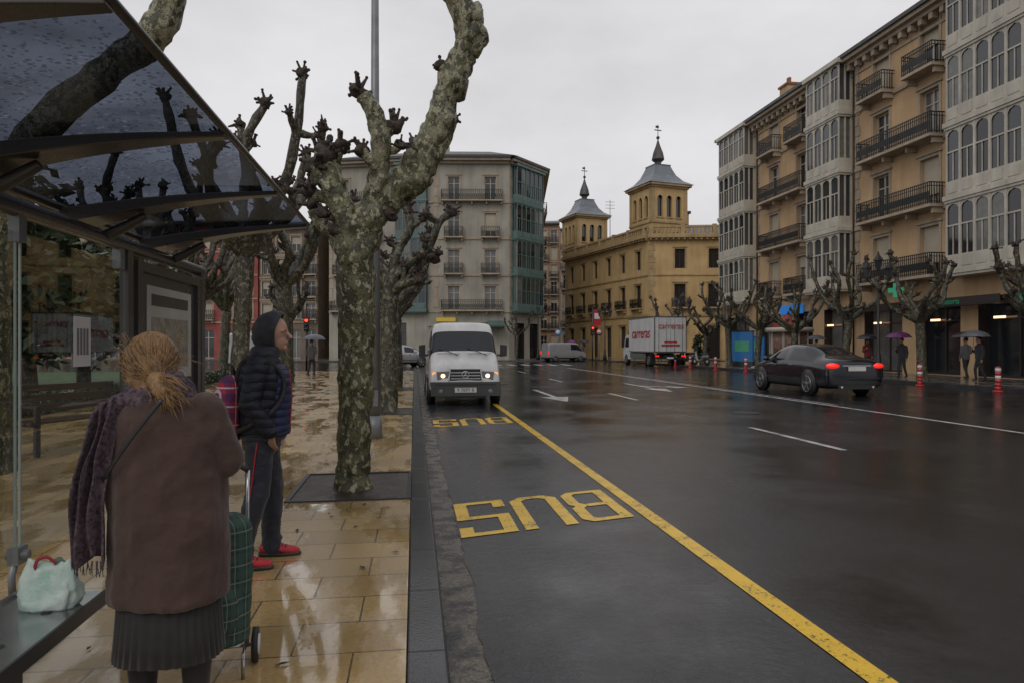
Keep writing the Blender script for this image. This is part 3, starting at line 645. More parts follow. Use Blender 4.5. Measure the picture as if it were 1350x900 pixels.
A,B_,C,D=(-9,75),(2,71.5),(9.8,70.5),(14,75); LV=[5.2,9.0,12.8,16.6]
for (P,Q,cs,gal) in ((A,B_,[1.6,5.0],[(7.6,10.9)]),(B_,C,[2.1,5.9],[]),(C,D,[],[(.5,5.6)]),(D,(17,95),[2,5,8,11,14,17],[])):
    m_,Lh=frame(P,Q); b=MB(); b.M=m_; ops=[]
    for zf in LV:
        for c in cs: ops.append((c-.6,c+.6,zf+.05,zf+2.5))
    k=1
    while k+2<Lh: ops.append((k,k+1.8,.15,3.9)); k+=2.9
    wall(b,Lh,0,20.6,ops)
    for o_ in ops:
        if o_[2]<1: win(b,*o_,.4,rn,(7,7),(3,),None,None,True)
        else: win(b,*o_,.28,rn,(0,2),(3,4,5),(.4,6),1)
    for i,zf in enumerate(LV):
        b.box(0,Lh,-.02,.1,zf-.25,zf-.03,1)
        for c in cs:
            if i in (0,3): continue
            rail(b,c-1.0,c+1.0,.7,zf,1,9,1,.2,.022)
        if cs and i in (0,3): rail(b,cs[0]-1.3,min(cs[-1]+1.3,Lh-.2),.75,zf,1,9,1,.2,.022)
    for a,c in gal: bay(b,a,c,.7,LV+[20.4],10,(3,5,4,5),rn,.85)
    b.box(0,Lh,-.02,.35,20.4,20.65,1); b.box(-.1,Lh+.1,-.02,.8,20.65,20.9,1); b.box(-.15,Lh+.15,-.3,1.0,20.9,21.15,8)
    for k in range(14): b.box(0.01,.4 if k%2 else .55,-.02,.05,5.5+k*1.05,6.5+k*1.05,1)
    b.build('facade',matsC,p)
b=MB(); roofpoly(b,[(-9.6,74.4),(1.9,70.6),(10.2,69.6),(15,74.6),(17.6,95),(-9.6,95)],21.15,8,22.4,.35); b.box(3,4,78,79.5,21.5,24.2,0); b.build('roof',matsC,p)
b=MB(); b.quad((-9,75,0),(-9,95,0),(-9,95,20.6),(-9,75,20.6),0); b.build('side_wall',matsC,p)
b=MB(); m_,_l=frame(B_,C); b.M=m_; b.box(.3,2.3,0,.5,4.0,4.4,0); b.box(-.5,7.4,.02,1.6,3.45,3.52,1); b.box(5.6,7.4,.02,.2,3.6,4.1,1); b.build('cafe_sign_and_awning',[mat('cafe_yellow',(.42,.28,.03),.5,emit=(1,.7,.1),es=.15),M['greenf']],p)
def terrace(name,P,Q,H,fl,cols_,mw,seed,balc=.5,depth=14,gf=4.2):
    p=root(name); rn=random.Random(seed); m_,Lh=frame(P,Q); b=MB(); b.M=m_; ops=[]; fh=(H-gf-.4)/fl; cw=Lh/cols_
    for i in range(fl):
        for c in range(cols_): ops.append(((c+.5)*cw-.55,(c+.5)*cw+.55,gf+i*fh+.3,gf+i*fh+min(2.5,fh-.5)))
    for c in range(cols_): ops.append(((c+.5)*cw-cw*.32,(c+.5)*cw+cw*.32,.15,gf-.9))
    wall(b,Lh,0,H,ops)
    for o_ in ops: win(b,*o_,.25,rn,(0,2),(3,4,5),(.3,6),1 if o_[2]>1 else None)
    for i in range(fl):
        b.box(0,Lh,-.02,.09,gf+i*fh-.15,gf+i*fh,1)
        for c in range(cols_):
            if rn.random()<balc: rail(b,(c+.5)*cw-.85,(c+.5)*cw+.85,.6,gf+i*fh+.25,1,8,1,.22,.024)
    b.box(-.1,Lh+.1,-.3,.6,H,H+.3,7)
    b.quad((0,0,0),(0,-depth,0),(0,-depth,H),(0,0,H),0); b.quad((Lh,0,0),(Lh,-depth,0),(Lh,-depth,H),(Lh,0,H),0); b.quad((-.1,.5,H+.31),(Lh+.1,.5,H+.31),(Lh+.1,-depth/2,H+2),(-.1,-depth/2,H+2),7)
    b.build('facade',[mw,M['stone'],M['whitef'],GL[0],GL[1],GL[2],M['shut'],M['slate'],M['iron']],p); return p
M['red']=mat('red_render',(.33,.085,.07),.8,.25,1,streak=.25); M['brown']=mat('brown_stone',(.22,.16,.12),.85,.3,1,streak=.4); M['orange']=mat('orange_brick',(.34,.21,.13),.85,.25,1); M['beige']=mat('beige_render',(.36,.30,.22),.85,.25,.6,streak=.3)
terrace('red_town_house',(-26.5,82),(-17.4,80),15.2,4,4,M['red'],1); terrace('stone_town_house',(-17.2,80),(-10.6,78.3),14.6,4,4,M['brown'],2)
terrace('town_house',(-70,90),(-26.7,82.2),15,4,16,M['beige'],3); terrace('brick_town_house',(18.5,121),(25.5,119),23,6,4,M['orange'],4,.7); terrace('white_town_house',(23.5,108),(28,106),20,5,3,M['whitef'],5,.7)
terrace('tan_town_house',(14,140),(21.5,139),21,5,5,M['beige'],6,.6); terrace('town_house',(-30,150),(-6,148),17,4,9,M['beige'],7); terrace('town_house',(46,98),(70,96),17,4,8,M['beige'],8)
# ------------------------------------------------------------------ bus shelter
p=root('bus_shelter'); XB=-2.28
b=MB(); b.tube([(XB,.8,2.3),(XB,7.75,2.3)],.055,18,0)
for y in (2.5,7.7): b.box(XB-.05,XB+.05,y-.06,y+.06,.05,2.3,0)
b.box(XB-.035,XB+.035,5.80,5.9,.05,2.28,0)
for y in (2.5,3.97,5.42,6.85):
    P=[];n=10
    for k in range(n+1):
        t=k/n; x=-2.5+1.47*t; zt=2.478+.20*t+.03*math.sin(t*math.pi); th=.08*(1-t)**1.3+.03
        P.append((x,zt,zt-th))
    for k in range(n):
        (x0,a0,c0),(x1,a1,c1)=P[k],P[k+1]; h0=.13*(1-k/n)+.035; h1=.13*(1-(k+1)/n)+.035
        b.add([(x0,y-h0,c0),(x1,y-h1,c1),(x1,y+h1,c1),(x0,y+h0,c0),(x0,y-h0,a0),(x1,y-h1,a1),(x1,y+h1,a1),(x0,y+h0,a0)],[(0,3,2,1),(4,5,6,7),(0,1,5,4),(3,2,6,7)]+([(0,3,7,4)] if k==0 else [])+([(1,2,6,5)] if k==n-1 else []),0)
    b.tube([(XB,y,2.3),(XB+.12,y,2.36),(XB+.3,y,2.47)],[.045,.04,.03],10,0,sub=3)
b.tube([(-2.52,2.45,2.49),(-2.52,6.9,2.49)],.035,12,0); b.tube([(-1.03,2.45,2.685),(-1.03,6.9,2.685)],.02,10,0)
b.build('steel_frame',[M['shel']],p,bevel=.006)
b=MB(); n=8
for k in range(n):
    t0=k/n;t1=(k+1)/n; f=lambda t:(-2.5+1.47*t,2.482+.20*t+.03*math.sin(t*math.pi)); (x0,z0),(x1,z1)=f(t0),f(t1); b.add([(x0,2.44,z0),(x1,2.44,z1),(x1,6.9,z1),(x0,6.9,z0)],[(0,1,2,3)],0,True)
b.build('canopy_glass',[glassmat('wet_tinted_glass',(.095,.11,.145),.03,.25,1,.05,(.7,.8,1.))],p,recalc=False)
b=MB(); b.quad((XB,1.0,.25),(XB,4.3,.25),(XB,4.3,2.16),(XB,1.0,2.16)); b.quad((XB,4.36,.25),(XB,5.78,.25),(XB,5.78,2.16),(XB,4.36,2.16)); b.build('wall_glass',[glassmat('clear_glass',(.66,.70,.68),.07,.6)],p,recalc=False)
b=MB(); b.box(XB-.006,XB+.006,4.30,4.312,.25,2.16,0); b.box(XB-.006,XB+.006,4.348,4.36,.25,2.16,0)
b.build('glass_edges',[mat('glass_edge',(.25,.30,.28),.2)],p)
b=MB()
for y in (1.6,4.33,5.7):
    b.box(XB-.03,XB+.03,y-.05,y+.05,.24,.34); b.cyl((XB-.05,y,.29),(XB+.06,y,.29),.03); b.tube([(XB,y,.29),(XB+.0,y-.06,.18),(XB,y-.05,.08)],.02,8); b.box(XB-.03,XB+.03,y-.04,y+.04,2.1,2.3)
b.build('brackets',[M['galv']],p)
b=MB(); b.box(XB-.06,XB+.05,5.95,7.6,.35,.42,0); b.box(XB-.06,XB+.05,5.95,7.6,2.12,2.2,0); b.box(XB-.06,XB+.05,5.95,6.05,.42,2.12,0); b.box(XB-.06,XB+.05,7.5,7.6,.42,2.12,0); b.box(XB-.04,XB+.02,6.05,7.5,.42,2.12,1)
b.box(XB+.021,XB+.026,6.2,7.36,1.2,2.02,2); b.box(XB+.027,XB+.030,6.3,7.25,1.3,1.75,3); b.box(XB+.027,XB+.030,6.3,7.25,1.85,1.95,1)
b.build('timetable_panel',[M['shel'],mat('panel_back',(.04,.04,.04),.3),mat('poster_paper',(.46,.45,.42),.3),mat('poster_map',(.34,.31,.24),.35,.6,12)],p)
b=MB(); b.box(XB+.004,XB+.007,4.98,5.22,1.36,1.70,0)
for k in range(4): b.box(XB+.0075,XB+.0085,5.02+k*.045,5.05+k*.045,1.44,1.62,1)
b.build('city_sticker',[mat('sticker_white',(.6,.6,.6),.4),mat('sticker_grey',(.15,.15,.17),.4)],p)
b=MB(); b.box(-1.62,-1.29,.6,3.08,.455,.475,0); b.box(-1.63,-1.62,.6,3.08,.43,.49,0); b.box(-1.29,-1.28,.6,3.085,.42,.479,1)
for y in (1.0,2.7): b.box(-1.5,-1.42,y-.03,y+.03,.05,.455,1)
for k in range(14): b.cyl((-1.53+.13*(k%2),.9+k*.15,.4752),(-1.53+.13*(k%2),.9+k*.15,.477),.018,n=10,mi=1)
b.build('bench_seat',[M['steel'],M['metal']],p)
# ------------------------------------------------------------------ street furniture
p=root('street_lamp',(-.60,10.75,.08)); b=MB(); b.cyl((0,0,0),(0,0,.35),.12,.10,18); b.tube([(0,0,.3),(0,0,4),(0,0,9.4)],[.092,.07,.045],18); b.tube([(0,0,9.3),(.3,0,9.9),(1.4,0,10.2)],[.045,.04,.035],10,sub=4); b.ell((1.7,0,10.2),(.4,.14,.08)); b.box(-.05,.05,-.098,-.08,.5,.75); b.build('pole_and_lantern',[M['galv']],p)
def lantern(x,y,z0=.13,h=5.3):
    p=root('ornamental_street_lamp',(x,y,z0)); b=MB(); b.tube([(0,0,0),(0,0,.5),(0,0,.6),(0,0,1.0),(0,0,1.1),(0,0,h-1)],[.2,.17,.11,.10,.06,.045],10)
    b.tube([(-.55,0,h-1.0),(-.3,0,h-1.2),(0,0,h-1.05),(.3,0,h-1.2),(.55,0,h-1.0)],.025,6,sub=4)
    for dx in (-.55,0,.55):
        zz=h-1.0+(.35 if dx==0 else 0); b.tube([(dx,0,zz),(dx,0,zz+.1),(dx,0,zz+.5)],[.05,.1,.19],6,1,smooth=False); b.tube([(dx,0,zz+.5),(dx,0,zz+.56),(dx,0,zz+.75),(dx,0,zz+.9)],[.24,.2,.06,.02],6,0,smooth=False)
    b.build('post_and_lanterns',[M['iron'],GL[2]],p)
lantern(20.4,27.7); lantern(20.4,50); lantern(18.8,66,.12); lantern(12.2,66.9,.12)
M['rd']=mat('red_plastic',(.42,.03,.03),.35); M['wp']=mat('white_reflective',(.6,.6,.6),.4)
for x,y in ((18.95,23.4),(18.95,19.9),(18.9,37),(18.9,41),(19,48),(18.9,45),(18.4,57)):
    p=root('traffic_bollard',(x,y,.0)); b=MB(); b.tube([(0,0,0),(0,0,.05),(0,0,.06)],[.16,.15,.09],14)
    for k in range(6): b.cyl((0,0,.06+k*.12),(0,0,.18+k*.12),.085,.085,14,k%2 if k in(2,3,4,5) else 0)
    b.ell((0,0,.78),(.085,.085,.06),12,0); b.build('post',[M['rd'],M['wp']],p)
p=root('news_kiosk',(22.3,38.3,.13)); b=MB()
b.loft([(0,0,0,1.1,1.1),(0,0,.9,1.1,1.1)],8,0); b.loft([(0,0,.9,1.02,1.02),(0,0,2.2,1.02,1.02)],8,1); b.loft([(0,0,2.2,1.35,1.35),(0,0,2.45,1.35,1.35)],8,2); b.loft([(0,0,2.45,1.2,1.2),(0,0,2.8,.7,.7),(0,0,3.1,.3,.3),(0,0,3.3,.05,.05)],8,3)
for k in range(8): a=k*math.pi/4; b.box(1.06*math.cos(a)-.05,1.06*math.cos(a)+.05,1.06*math.sin(a)-.05,1.06*math.sin(a)+.05,.9,2.2,2)
b.build('kiosk_body',[M['shopf'],mat('kiosk_goods',(.35,.2,.15),.4,.8,9),M['whitef'],mat('kiosk_red_roof',(.25,.04,.03),.5)],p)
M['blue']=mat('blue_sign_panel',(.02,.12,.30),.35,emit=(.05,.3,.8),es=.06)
for (x,y,z,w,h) in ((21.9,43.3,.13,.75,2.3),(24.2,45.8,.13,.6,2.0)):
    p=root('information_board',(x,y,z),-55); b=MB(); b.box(-w,w,-.12,.12,.35,h,0); b.box(-w-.05,w+.05,-.15,.15,.0,.35,1); b.box(-w*.7,w*.7,-.135,-.121,1.0,1.7,2); b.box(-w-.04,w+.04,-.14,.14,h,h+.08,1); b.build('panel',[M['blue'],M['metal'],mat('board_green',(.08,.35,.2),.4)],p,bevel=.02)
def tlight(x,y,z):
    p=root('traffic_light',(x,y,z)); b=MB(); b.cyl((0,0,0),(0,0,3.2),.06,.05,10); b.box(-.16,.16,-.14,.14,2.4,3.3,0)
    for k in range(3): b.cyl((0,-.14,3.12-k*.28),(0,-.17,3.12-k*.28),.1,n=14,mi=(1 if k==0 else 2)); b.tube([(0,-.14,3.22-k*.28),(0,-.3,3.2-k*.28)],[.05,.03],8,0)
    b.build('signal',[M['iron'],mat('red_signal',(.6,.02,.02),.4,emit=(1,.05,.02),es=3),GL[0]],p)
tlight(-6.8,45,0); tlight(-1.5,44,0); tlight(17,64,.1)
def sign(x,y,z,colr,h=2.4):
    p=root('traffic_sign',(x,y,z)); b=MB(); b.cyl((0,0,0),(0,0,h+.6),.035,n=8); b.cyl((0,-.03,h+.3),(0,-.05,h+.3),.33,n=20,mi=1); b.cyl((0,-.051,h+.3),(0,-.056,h+.3),.22,n=20,mi=2); b.build('post_and_disc',[M['galv'],colr,M['wp']],p)
sign(17.8,64.5,.12,M['rd']); sign(14.2,66.8,.12,M['blue']); sign(-2.2,42,.0,M['rd']); sign(19.9,56,.13,M['blue'],3)
p=root('red_banner',(18.6,70,.12)); b=MB(); b.cyl((0,0,0),(0,0,5.4),.06,n=8); b.box(.06,.9,-.02,.02,3.5,5.2,1); b.box(.2,.75,-.03,-.021,4.2,4.8,2); b.build('pole_and_flag',[M['metal'],M['rd'],M['wp']],p)
leafy('cypress_shrub',(23.2,70,.1),(.9,.9,1.4),1.7,301,1600,.12,.06); leafy('cypress_shrub',(21.6,49.5,.1),(.6,.6,1.2),1.4,302,1300,.1,.06); leafy('cypress_shrub',(26.5,69,.1),(.7,.7,1.2),1.5,303,1300,.1,.06)
# ------------------------------------------------------------------ vehicles
def wheel(b,x,y,r,wd,side,mt=0,mr=1,md=2):
    xo=x+side*wd/2; b.cyl((x-side*wd/2,y,r),(xo,y,r),r,r,28,mt); b.cyl((xo,y,r),(xo+side*.012,y,r),r*.70,r*.66,24,md)
    for k in range(5):
        a=k*2*math.pi/5+.3; c=Vector((xo+side*.016,y,r)); d=Vector((0,math.cos(a),math.sin(a))); e=Vector((0,-math.sin(a),math.cos(a)))
        b.add([c+d*r*.1-e*r*.1,c+d*r*.66-e*r*.13,c+d*r*.66+e*r*.13,c+d*r*.1+e*r*.1],[(0,1,2,3)],mr)
    b.cyl((xo,y,r),(xo+side*.02,y,r),r*.18,r*.15,12,mr)
    pts=[(xo+side*.01,y+math.cos(t*math.pi/12)*r*.68,r+math.sin(t*math.pi/12)*r*.68) for t in range(25)]; b.tube(pts,r*.04,6,mr,cap=False)
M['tyre']=mat('tyre_rubber',(.018,.018,.018),.6); M['rim']=mat('alloy_rim',(.30,.31,.32),.3,metal=.8); M['dk']=mat('black_plastic',(.02,.02,.021),.4)
M['cglass']=mat('car_glass',(.010,.013,.018),.03,spec=.5); M['chrome']=mat('chrome',(.6,.6,.6),.12,metal=1); M['plate']=mat('number_plate',(.6,.6,.58),.4)
M['tail']=mat('tail_light',(.35,.01,.01),.15,coat=1,emit=(1,.02,.01),es=.9)
def body(name,st,paint,parent,glass,top_glass,sub=2):
    b=MB(); n=14; vs=[]
    for (y,zb,zm,zbelt,zt,w,wt) in st:
        h=[(0,zb),(.85*w,zb),(w*.985,zb+.1),(w,zm),(w*.96,zbelt),(wt,zt-.07),(wt*.82,zt-.012),(0,zt)]
        ring=h+[(-x,z) for x,z in h[-2:0:-1]]; vs+=[(x,y,z) for x,z in ring]
    k=len(st)
    for i in range(k-1):
        for j in range(n):
            jj=j if j<7 else 13-j
            m=0
            ym=(st[i][0]+st[i+1][0])/2
            if jj==4 and any(a<ym<c for a,c in glass): m=1
            if jj in (5,6) and any(a<ym<c for a,c in top_glass): m=1
            if jj in (0,1): m=2
            a=i*n+j; c=i*n+(j+1)%n; b.add([vs[a],vs[c],vs[c+n],vs[a+n]],[(0,1,2,3)],m,True)
    for i in (0,k-1):
        r=[vs[i*n+j] for j in range(n)]
        for j in range(7):
            a=r[j];c=r[(j+1)];d=r[(14-j-1)%14];e=r[(14-j)%14]
            if j==0: b.add([a,c,d],[(0,1,2)],2,True)
            elif j==6: b.add([a,r[7],r[8]],[(0,1,2)],0,True)
            else: b.add([a,c,d,e],[(0,1,2,3)],2 if j==1 else 0,True)
    o=b.build(name,[paint,M['cglass'],M['dk']],parent,recalc=False)
    bm=bmesh.new(); bm.from_mesh(o.data); bmesh.ops.remove_doubles(bm,verts=bm.verts,dist=.0005); bmesh.ops.recalc_face_normals(bm,faces=bm.faces); bm.to_mesh(o.data); bm.free()
    q=o.modifiers.new('sub','SUBSURF'); q.levels=sub; q.render_levels=sub
    return o
SED=[(-2.44,.34,.6,.80,.95,.80,.62),(-2.40,.24,.6,.86,1.03,.87,.68),(-2.25,.22,.6,.92,1.09,.90,.70),(-1.80,.2,.6,.96,1.12,.925,.70),(-1.62,.2,.6,.98,1.17,.93,.66),(-1.15,.19,.6,.98,1.37,.93,.60),(-.80,.19,.6,.97,1.455,.93,.60),(-.10,.19,.6,.96,1.48,.93,.61),(.02,.19,.6,.96,1.48,.93,.61),(.45,.19,.6,.95,1.455,.93,.60),(.85,.19,.6,.94,1.34,.93,.62),(1.30,.19,.6,.93,1.10,.925,.70),(1.5,.2,.58,.90,1.02,.92,.72),(2.0,.2,.56,.83,.93,.89,.70),(2.32,.2,.5,.70,.80,.80,.6),(2.44,.28,.45,.58,.66,.68,.45)]
def sedan(loc,rz,paintm,sc=(1,1,1)):
    p=root('car',loc,rz,sc); body('body',SED,paintm,p,[(-1.62,-.85),(-.8,-.12),(.03,.95)],[(-1.62,-.95),(.7,1.28)])
    b=MB()
    for sx in (-1,1):
        for y in (-1.40,1.45):
            b.cyl((sx*.80,y,.36),(sx*.937,y,.36),.385,.385,28,2); wheel(b,sx*.845,y,.33,.21,sx)
    b.build('wheels',[M['tyre'],M['rim'],M['dk']],p)
    b=MB()
    for sx in (-1,1):
        b.ell((sx*.70,-2.35,.86),(.22,.12,.085),14,0); b.ell((sx*.66,2.28,.66),(.22,.14,.085),14,1)
        b.ell((sx*1.0,.95,1.02),(.11,.07,.075),12,2); b.box(sx*.9-.05,sx*.9+.05,.93,.97,.96,1.0,2)
        b.box(sx*.935-.01,sx*.935+.01,-1.3,1.0,.455,.48,3)
        for y in (-.45,.5): b.box(sx*.945-.012,sx*.945+.012,y-.09,y+.09,.84,.865,4)
        for y in (-.95,.0,1.05): b.box(sx*.931-.004,sx*.931+.004,y-.006,y+.006,.32,.93,3)
        b.cyl((sx*.5,-2.5,.27),(sx*.5,-2.3,.27),.04,n=10,mi=4)
    b.box(-.28,.28,-2.468,-2.452,.72,.84,5); b.box(-.45,.45,-2.455,-2.43,.85,.875,4); b.box(-.75,.75,-2.45,-2.42,.50,.53,3); b.box(-.6,.6,-2.46,-2.38,.22,.33,3); b.box(-.26,.26,2.44,2.47,.4,.5,5); b.box(-.3,.3,2.4,2.46,.55,.66,3)
    b.build('trim_and_lights',[M['tail'],GL[1],paintm,M['dk'],M['chrome'],M['plate']],p,bevel=.006)
    return p
sedan((12.9,20.9,0),0,mat('navy_car_paint',(.004,.006,.013),.16,.1,1,coat=.6,metal=.2),(1.0,1.0,1.07))
sedan((-1.0,50,0),-72,mat('silver_car_paint',(.35,.36,.38),.25,.1,1,coat=1,metal=.5),(1,.9,1.08))
p=root('van',(1.27,19.7,0),180)
VP=mat('white_van_paint',(.58,.58,.59),.28,.2,2,coat=.6,streak=.25)
VAN=[(-2.6,.35,.9,1.2,2.05,.88,.74),(-2.55,.3,.9,1.2,2.12,.92,.80),(-2.2,.28,.9,1.2,2.16,.93,.82),(.2,.28,.9,1.2,2.16,.93,.82),(.3,.28,.9,1.2,2.16,.93,.82),(1.20,.28,.9,1.2,2.15,.93,.82),(1.42,.28,.9,1.19,2.09,.93,.81),(1.52,.28,.88,1.18,2.00,.93,.82),(2.06,.28,.8,1.14,1.27,.92,.86),(2.14,.28,.78,1.10,1.20,.92,.84),(2.44,.26,.7,.96,1.07,.90,.80),(2.54,.25,.62,.84,.95,.88,.76),(2.58,.25,.55,.70,.80,.87,.74),(2.62,.30,.45,.56,.64,.82,.66)]
body('body',VAN,VP,p,[(.32,1.9)],[(1.47,2.08)])
b=MB()
for sx in (-1,1):
    for y in (-1.7,1.75): b.cyl((sx*.80,y,.38),(sx*.938,y,.38),.40,.40,28,2); wheel(b,sx*.84,y,.34,.21,sx)
b.build('wheels',[M['tyre'],M['galv'],M['dk']],p)
HL=mat('lit_headlamp',(.9,.85,.7),.2,emit=(1,.60,.26),es=3.5); AM=mat('amber_lens',(.6,.2,.02),.3,emit=(1,.35,.05),es=1.2)
def bl(b,pts,y0,y1,mi):
    n=len(pts); b.add([(x,y0,z) for x,z in pts]+[(x,y1,z) for x,z in pts],[tuple(range(n)),tuple(range(n,2*n))]+[(i,(i+1)%n,(i+1)%n+n,i+n) for i in range(n)],mi)
b=MB()
b.box(-.86,.86,2.46,2.69,.26,.50,0); b.box(-.88,.88,2.42,2.67,.50,.61,0)
bl(b,[(-.40,.64),(.40,.64),(.36,.92),(-.36,.92)],2.50,2.615,1)
for k in range(3): b.box(-.37,.37,2.615,2.635,.68+k*.075,.70+k*.075,2)
bl(b,[(-.43,.635),(-.405,.635),(-.365,.925),(-.39,.925)],2.5,2.64,2); bl(b,[(.43,.635),(.405,.635),(.365,.925),(.39,.925)],2.5,2.64,2); b.box(-.39,.39,2.5,2.64,.925,.945,2)
t_=[(math.cos(k*math.pi/12)*.085,2.64,.79+math.sin(k*math.pi/12)*.085) for k in range(25)]; b.tube(t_,.012,6,2,cap=False)
for k in range(3): a=math.pi/2+k*2*math.pi/3; b.tube([(0,2.64,.79),(math.cos(a)*.085,2.64,.79+math.sin(a)*.085)],[.016,.006],6,2)
for sx in (-1,1):
    bl(b,[(sx*.45,.65),(sx*.70,.65),(sx*.72,.86),(sx*.41,.88)],2.42,2.60,3); bl(b,[(sx*.71,.655),(sx*.835,.67),(sx*.825,.84),(sx*.73,.855)],2.36,2.55,4)
    b.ell((sx*.56,2.60,.76),(.055,.02,.05),14,5)
    bl(b,[(sx*.985,1.22),(sx*1.15,1.24),(sx*1.15,1.52),(sx*.985,1.54)],1.72,1.86,1); b.box(sx*.96-.06,sx*.96+.06,1.74,1.80,1.24,1.29,1)
    b.box(sx*.4-.30,sx*.4+.30,2.085,2.10,1.30,1.315,1)
    b.cyl((sx*.62,2.66,.38),(sx*.62,2.695,.38),.055,n=14,mi=3)
    b.box(sx*.935-.008,sx*.935+.008,-2.3,2.1,.62,.70,1)
b.tube([(-.60,2.14,1.26),(-.1,1.95,1.46)],.011,6,1); b.tube([(.15,2.14,1.26),(.65,1.95,1.46)],.011,6,1)
b.box(-.27,.27,2.691,2.702,.35,.47,6); b.box(-.75,.75,2.671,2.677,.53,.56,1); b.box(-.5,.5,2.5,2.6,.2,.26,1)
b.build('front_trim_and_lights',[mat('grey_bumper_plastic',(.055,.055,.058),.5),M['dk'],M['chrome'],GL[1],AM,HL,M['plate']],p,bevel=.008)
text('9 7697 B',.12,wallmx((0,2.704,.41),(0,1,0)),M['dk'],p,'plate_letters',.001)
p=root('box_truck',(18.55,51.2,0),0); TW=mat('white_truck_panel',(.58,.58,.58),.4,.15,1,streak=.3); RL=mat('red_lettering',(.42,.02,.03),.4)
b=MB(); b.box(-1.2,1.2,-3.4,2.6,1.05,3.62,0); b.box(-1.22,1.22,-3.42,-3.36,1.0,1.12,1)
for sx in (-1,1): b.box(sx*1.2-.03,sx*1.2+.03,-3.43,-3.36,1.12,3.62,1); b.box(sx*1.2-.02,sx*1.2+.02,-3.36,2.6,3.58,3.645,1); b.box(sx*1.2-.02,sx*1.2+.02,-3.36,2.6,1.03,1.12,1)
b.box(-1.2,1.2,-3.43,-3.36,3.58,3.645,1); b.box(-.01,.01,-3.41,-3.401,1.12,3.58,1)
for x in (-.3,.3,-.9,.9): b.cyl((x,-3.43,1.12),(x,-3.43,3.58),.02,n=6,mi=1)
b.build('cargo_box',[TW,M['steel']],p,bevel=.01)
b=MB(); prof=[(2.75,.45),(4.7,.45),(4.78,1.2),(4.55,1.45),(4.2,2.25),(3.9,2.4),(2.75,2.4)]
for sx in (-1,1): b.poly([(sx*1.0,y,z) for y,z in prof],0)
for i in range(len(prof)): (y0,z0),(y1,z1)=prof[i],prof[(i+1)%len(prof)]; b.quad((-1,y0,z0),(1,y0,z0),(1,y1,z1),(-1,y1,z1),1 if i==3 else 0)
for sx in (-1,1): b.poly([(sx*1.004,3.1,1.4),(sx*1.004,4.3,1.4),(sx*1.004,4.05,2.15),(sx*1.004,3.1,2.15)],1); b.box(sx*1.2-.08,sx*1.2+.08,4.3,4.4,1.4,1.95,2); b.box(sx*1.1-.1,sx*1.1+.1,4.33,4.37,1.6,1.64,2)
b.build('cab',[TW,M['cglass'],M['dk']],p,bevel=.03)
b=MB(); b.box(-.45,.45,-3.3,4.5,.6,.85,2); b.box(-1.05,1.05,-3.35,-3.25,.55,.70,2)
for sx in (-1,1):
    wheel(b,sx*.95,-1.9,.42,.35,sx); wheel(b,sx*.9,3.9,.42,.25,sx); b.box(sx*1.0-.15,sx*1.0+.15,-3.38,-3.36,.72,.84,3); b.box(sx*1.12-.05,sx*1.12+.05,-1.2,2.4,.55,.95,1); b.box(sx*1.0-.2,sx*1.0+.2,-2.5,-2.45,.15,.9,2)
b.box(-.25,.25,-3.40,-3.36,.58,.7,4)
b.build('chassis_and_wheels',[M['tyre'],M['galv'],M['dk'],M['tail'],M['plate']],p)
text('carreras',.62,wallmx((0,-3.46,2.95),(0,-1,0)),RL,p,'lettering_rear',.005,.95,.25); text('carreras',1.15,wallmx((-1.235,-.3,2.45),(-1,0,0)),RL,p,'lettering_side',.005,1.1,.25)
b=MB(); b.box(-.7,.7,-3.458,-3.452,1.5,1.62,0); b.box(-.5,.5,-3.458,-3.452,1.75,1.84,0); b.build('small_print',[M['rd']],p)
def simplevan(loc,rz,sc,pm):
    p=root('van',loc,rz,sc); body('body',VAN,pm,p,[(.32,1.9)],[(1.47,2.08)]); b=MB()
    for sx in (-1,1):
        for y in (-1.7,1.75): wheel(b,sx*.84,y,.34,.21,sx)
        b.box(sx*.85-.06,sx*.85+.03,-2.64,-2.57,.8,1.2,3)
    b.box(-.85,.85,2.5,2.66,.3,.55,2); b.build('wheels_and_lights',[M['tyre'],M['galv'],M['dk'],M['tail']],p)
simplevan((14.6,66.0,0),-75,(1,.8,.85),mat('grey_van_paint',(.25,.25,.26),.3,coat=.5)); simplevan((-10.3,44,0),5,(1,1,1.05),VP)
def scooter(x,y,rz):
    p=root('motor_scooter',(x,y,0.13),rz); b=MB()
    for yy in (-.6,.62): b.cyl((-.05,yy,.26),(.05,yy,.26),.26,n=20,mi=0); b.cyl((-.06,yy,.26),(.06,yy,.26),.12,n=12,mi=2)
    b.tube([(0,-.75,.62),(0,-.3,.62),(0,-.1,.4),(0,.25,.32),(0,.42,.55),(0,.5,.9)],[.14,.17,.13,.1,.13,.09],10,1,sub=4); b.tube([(0,-.7,.80),(0,-.05,.78)],[.12,.13],10,0); b.tube([(0,.62,.26),(0,.45,1.02)],.03,8,2); b.tube([(-.33,.4,1.05),(0,.47,1.0),(.33,.4,1.05)],.02,6,0); b.ell((0,.52,.93),(.09,.07,.1),10,2); b.quad((-.2,.55,1.0),(.2,.55,1.0),(.17,.42,1.4),(-.17,.42,1.4),2)
    b.build('scooter_body',[M['tyre'],M['galv'],M['rim']],p)
scooter(20.2,46.2,20); scooter(20.2,48.9,25)
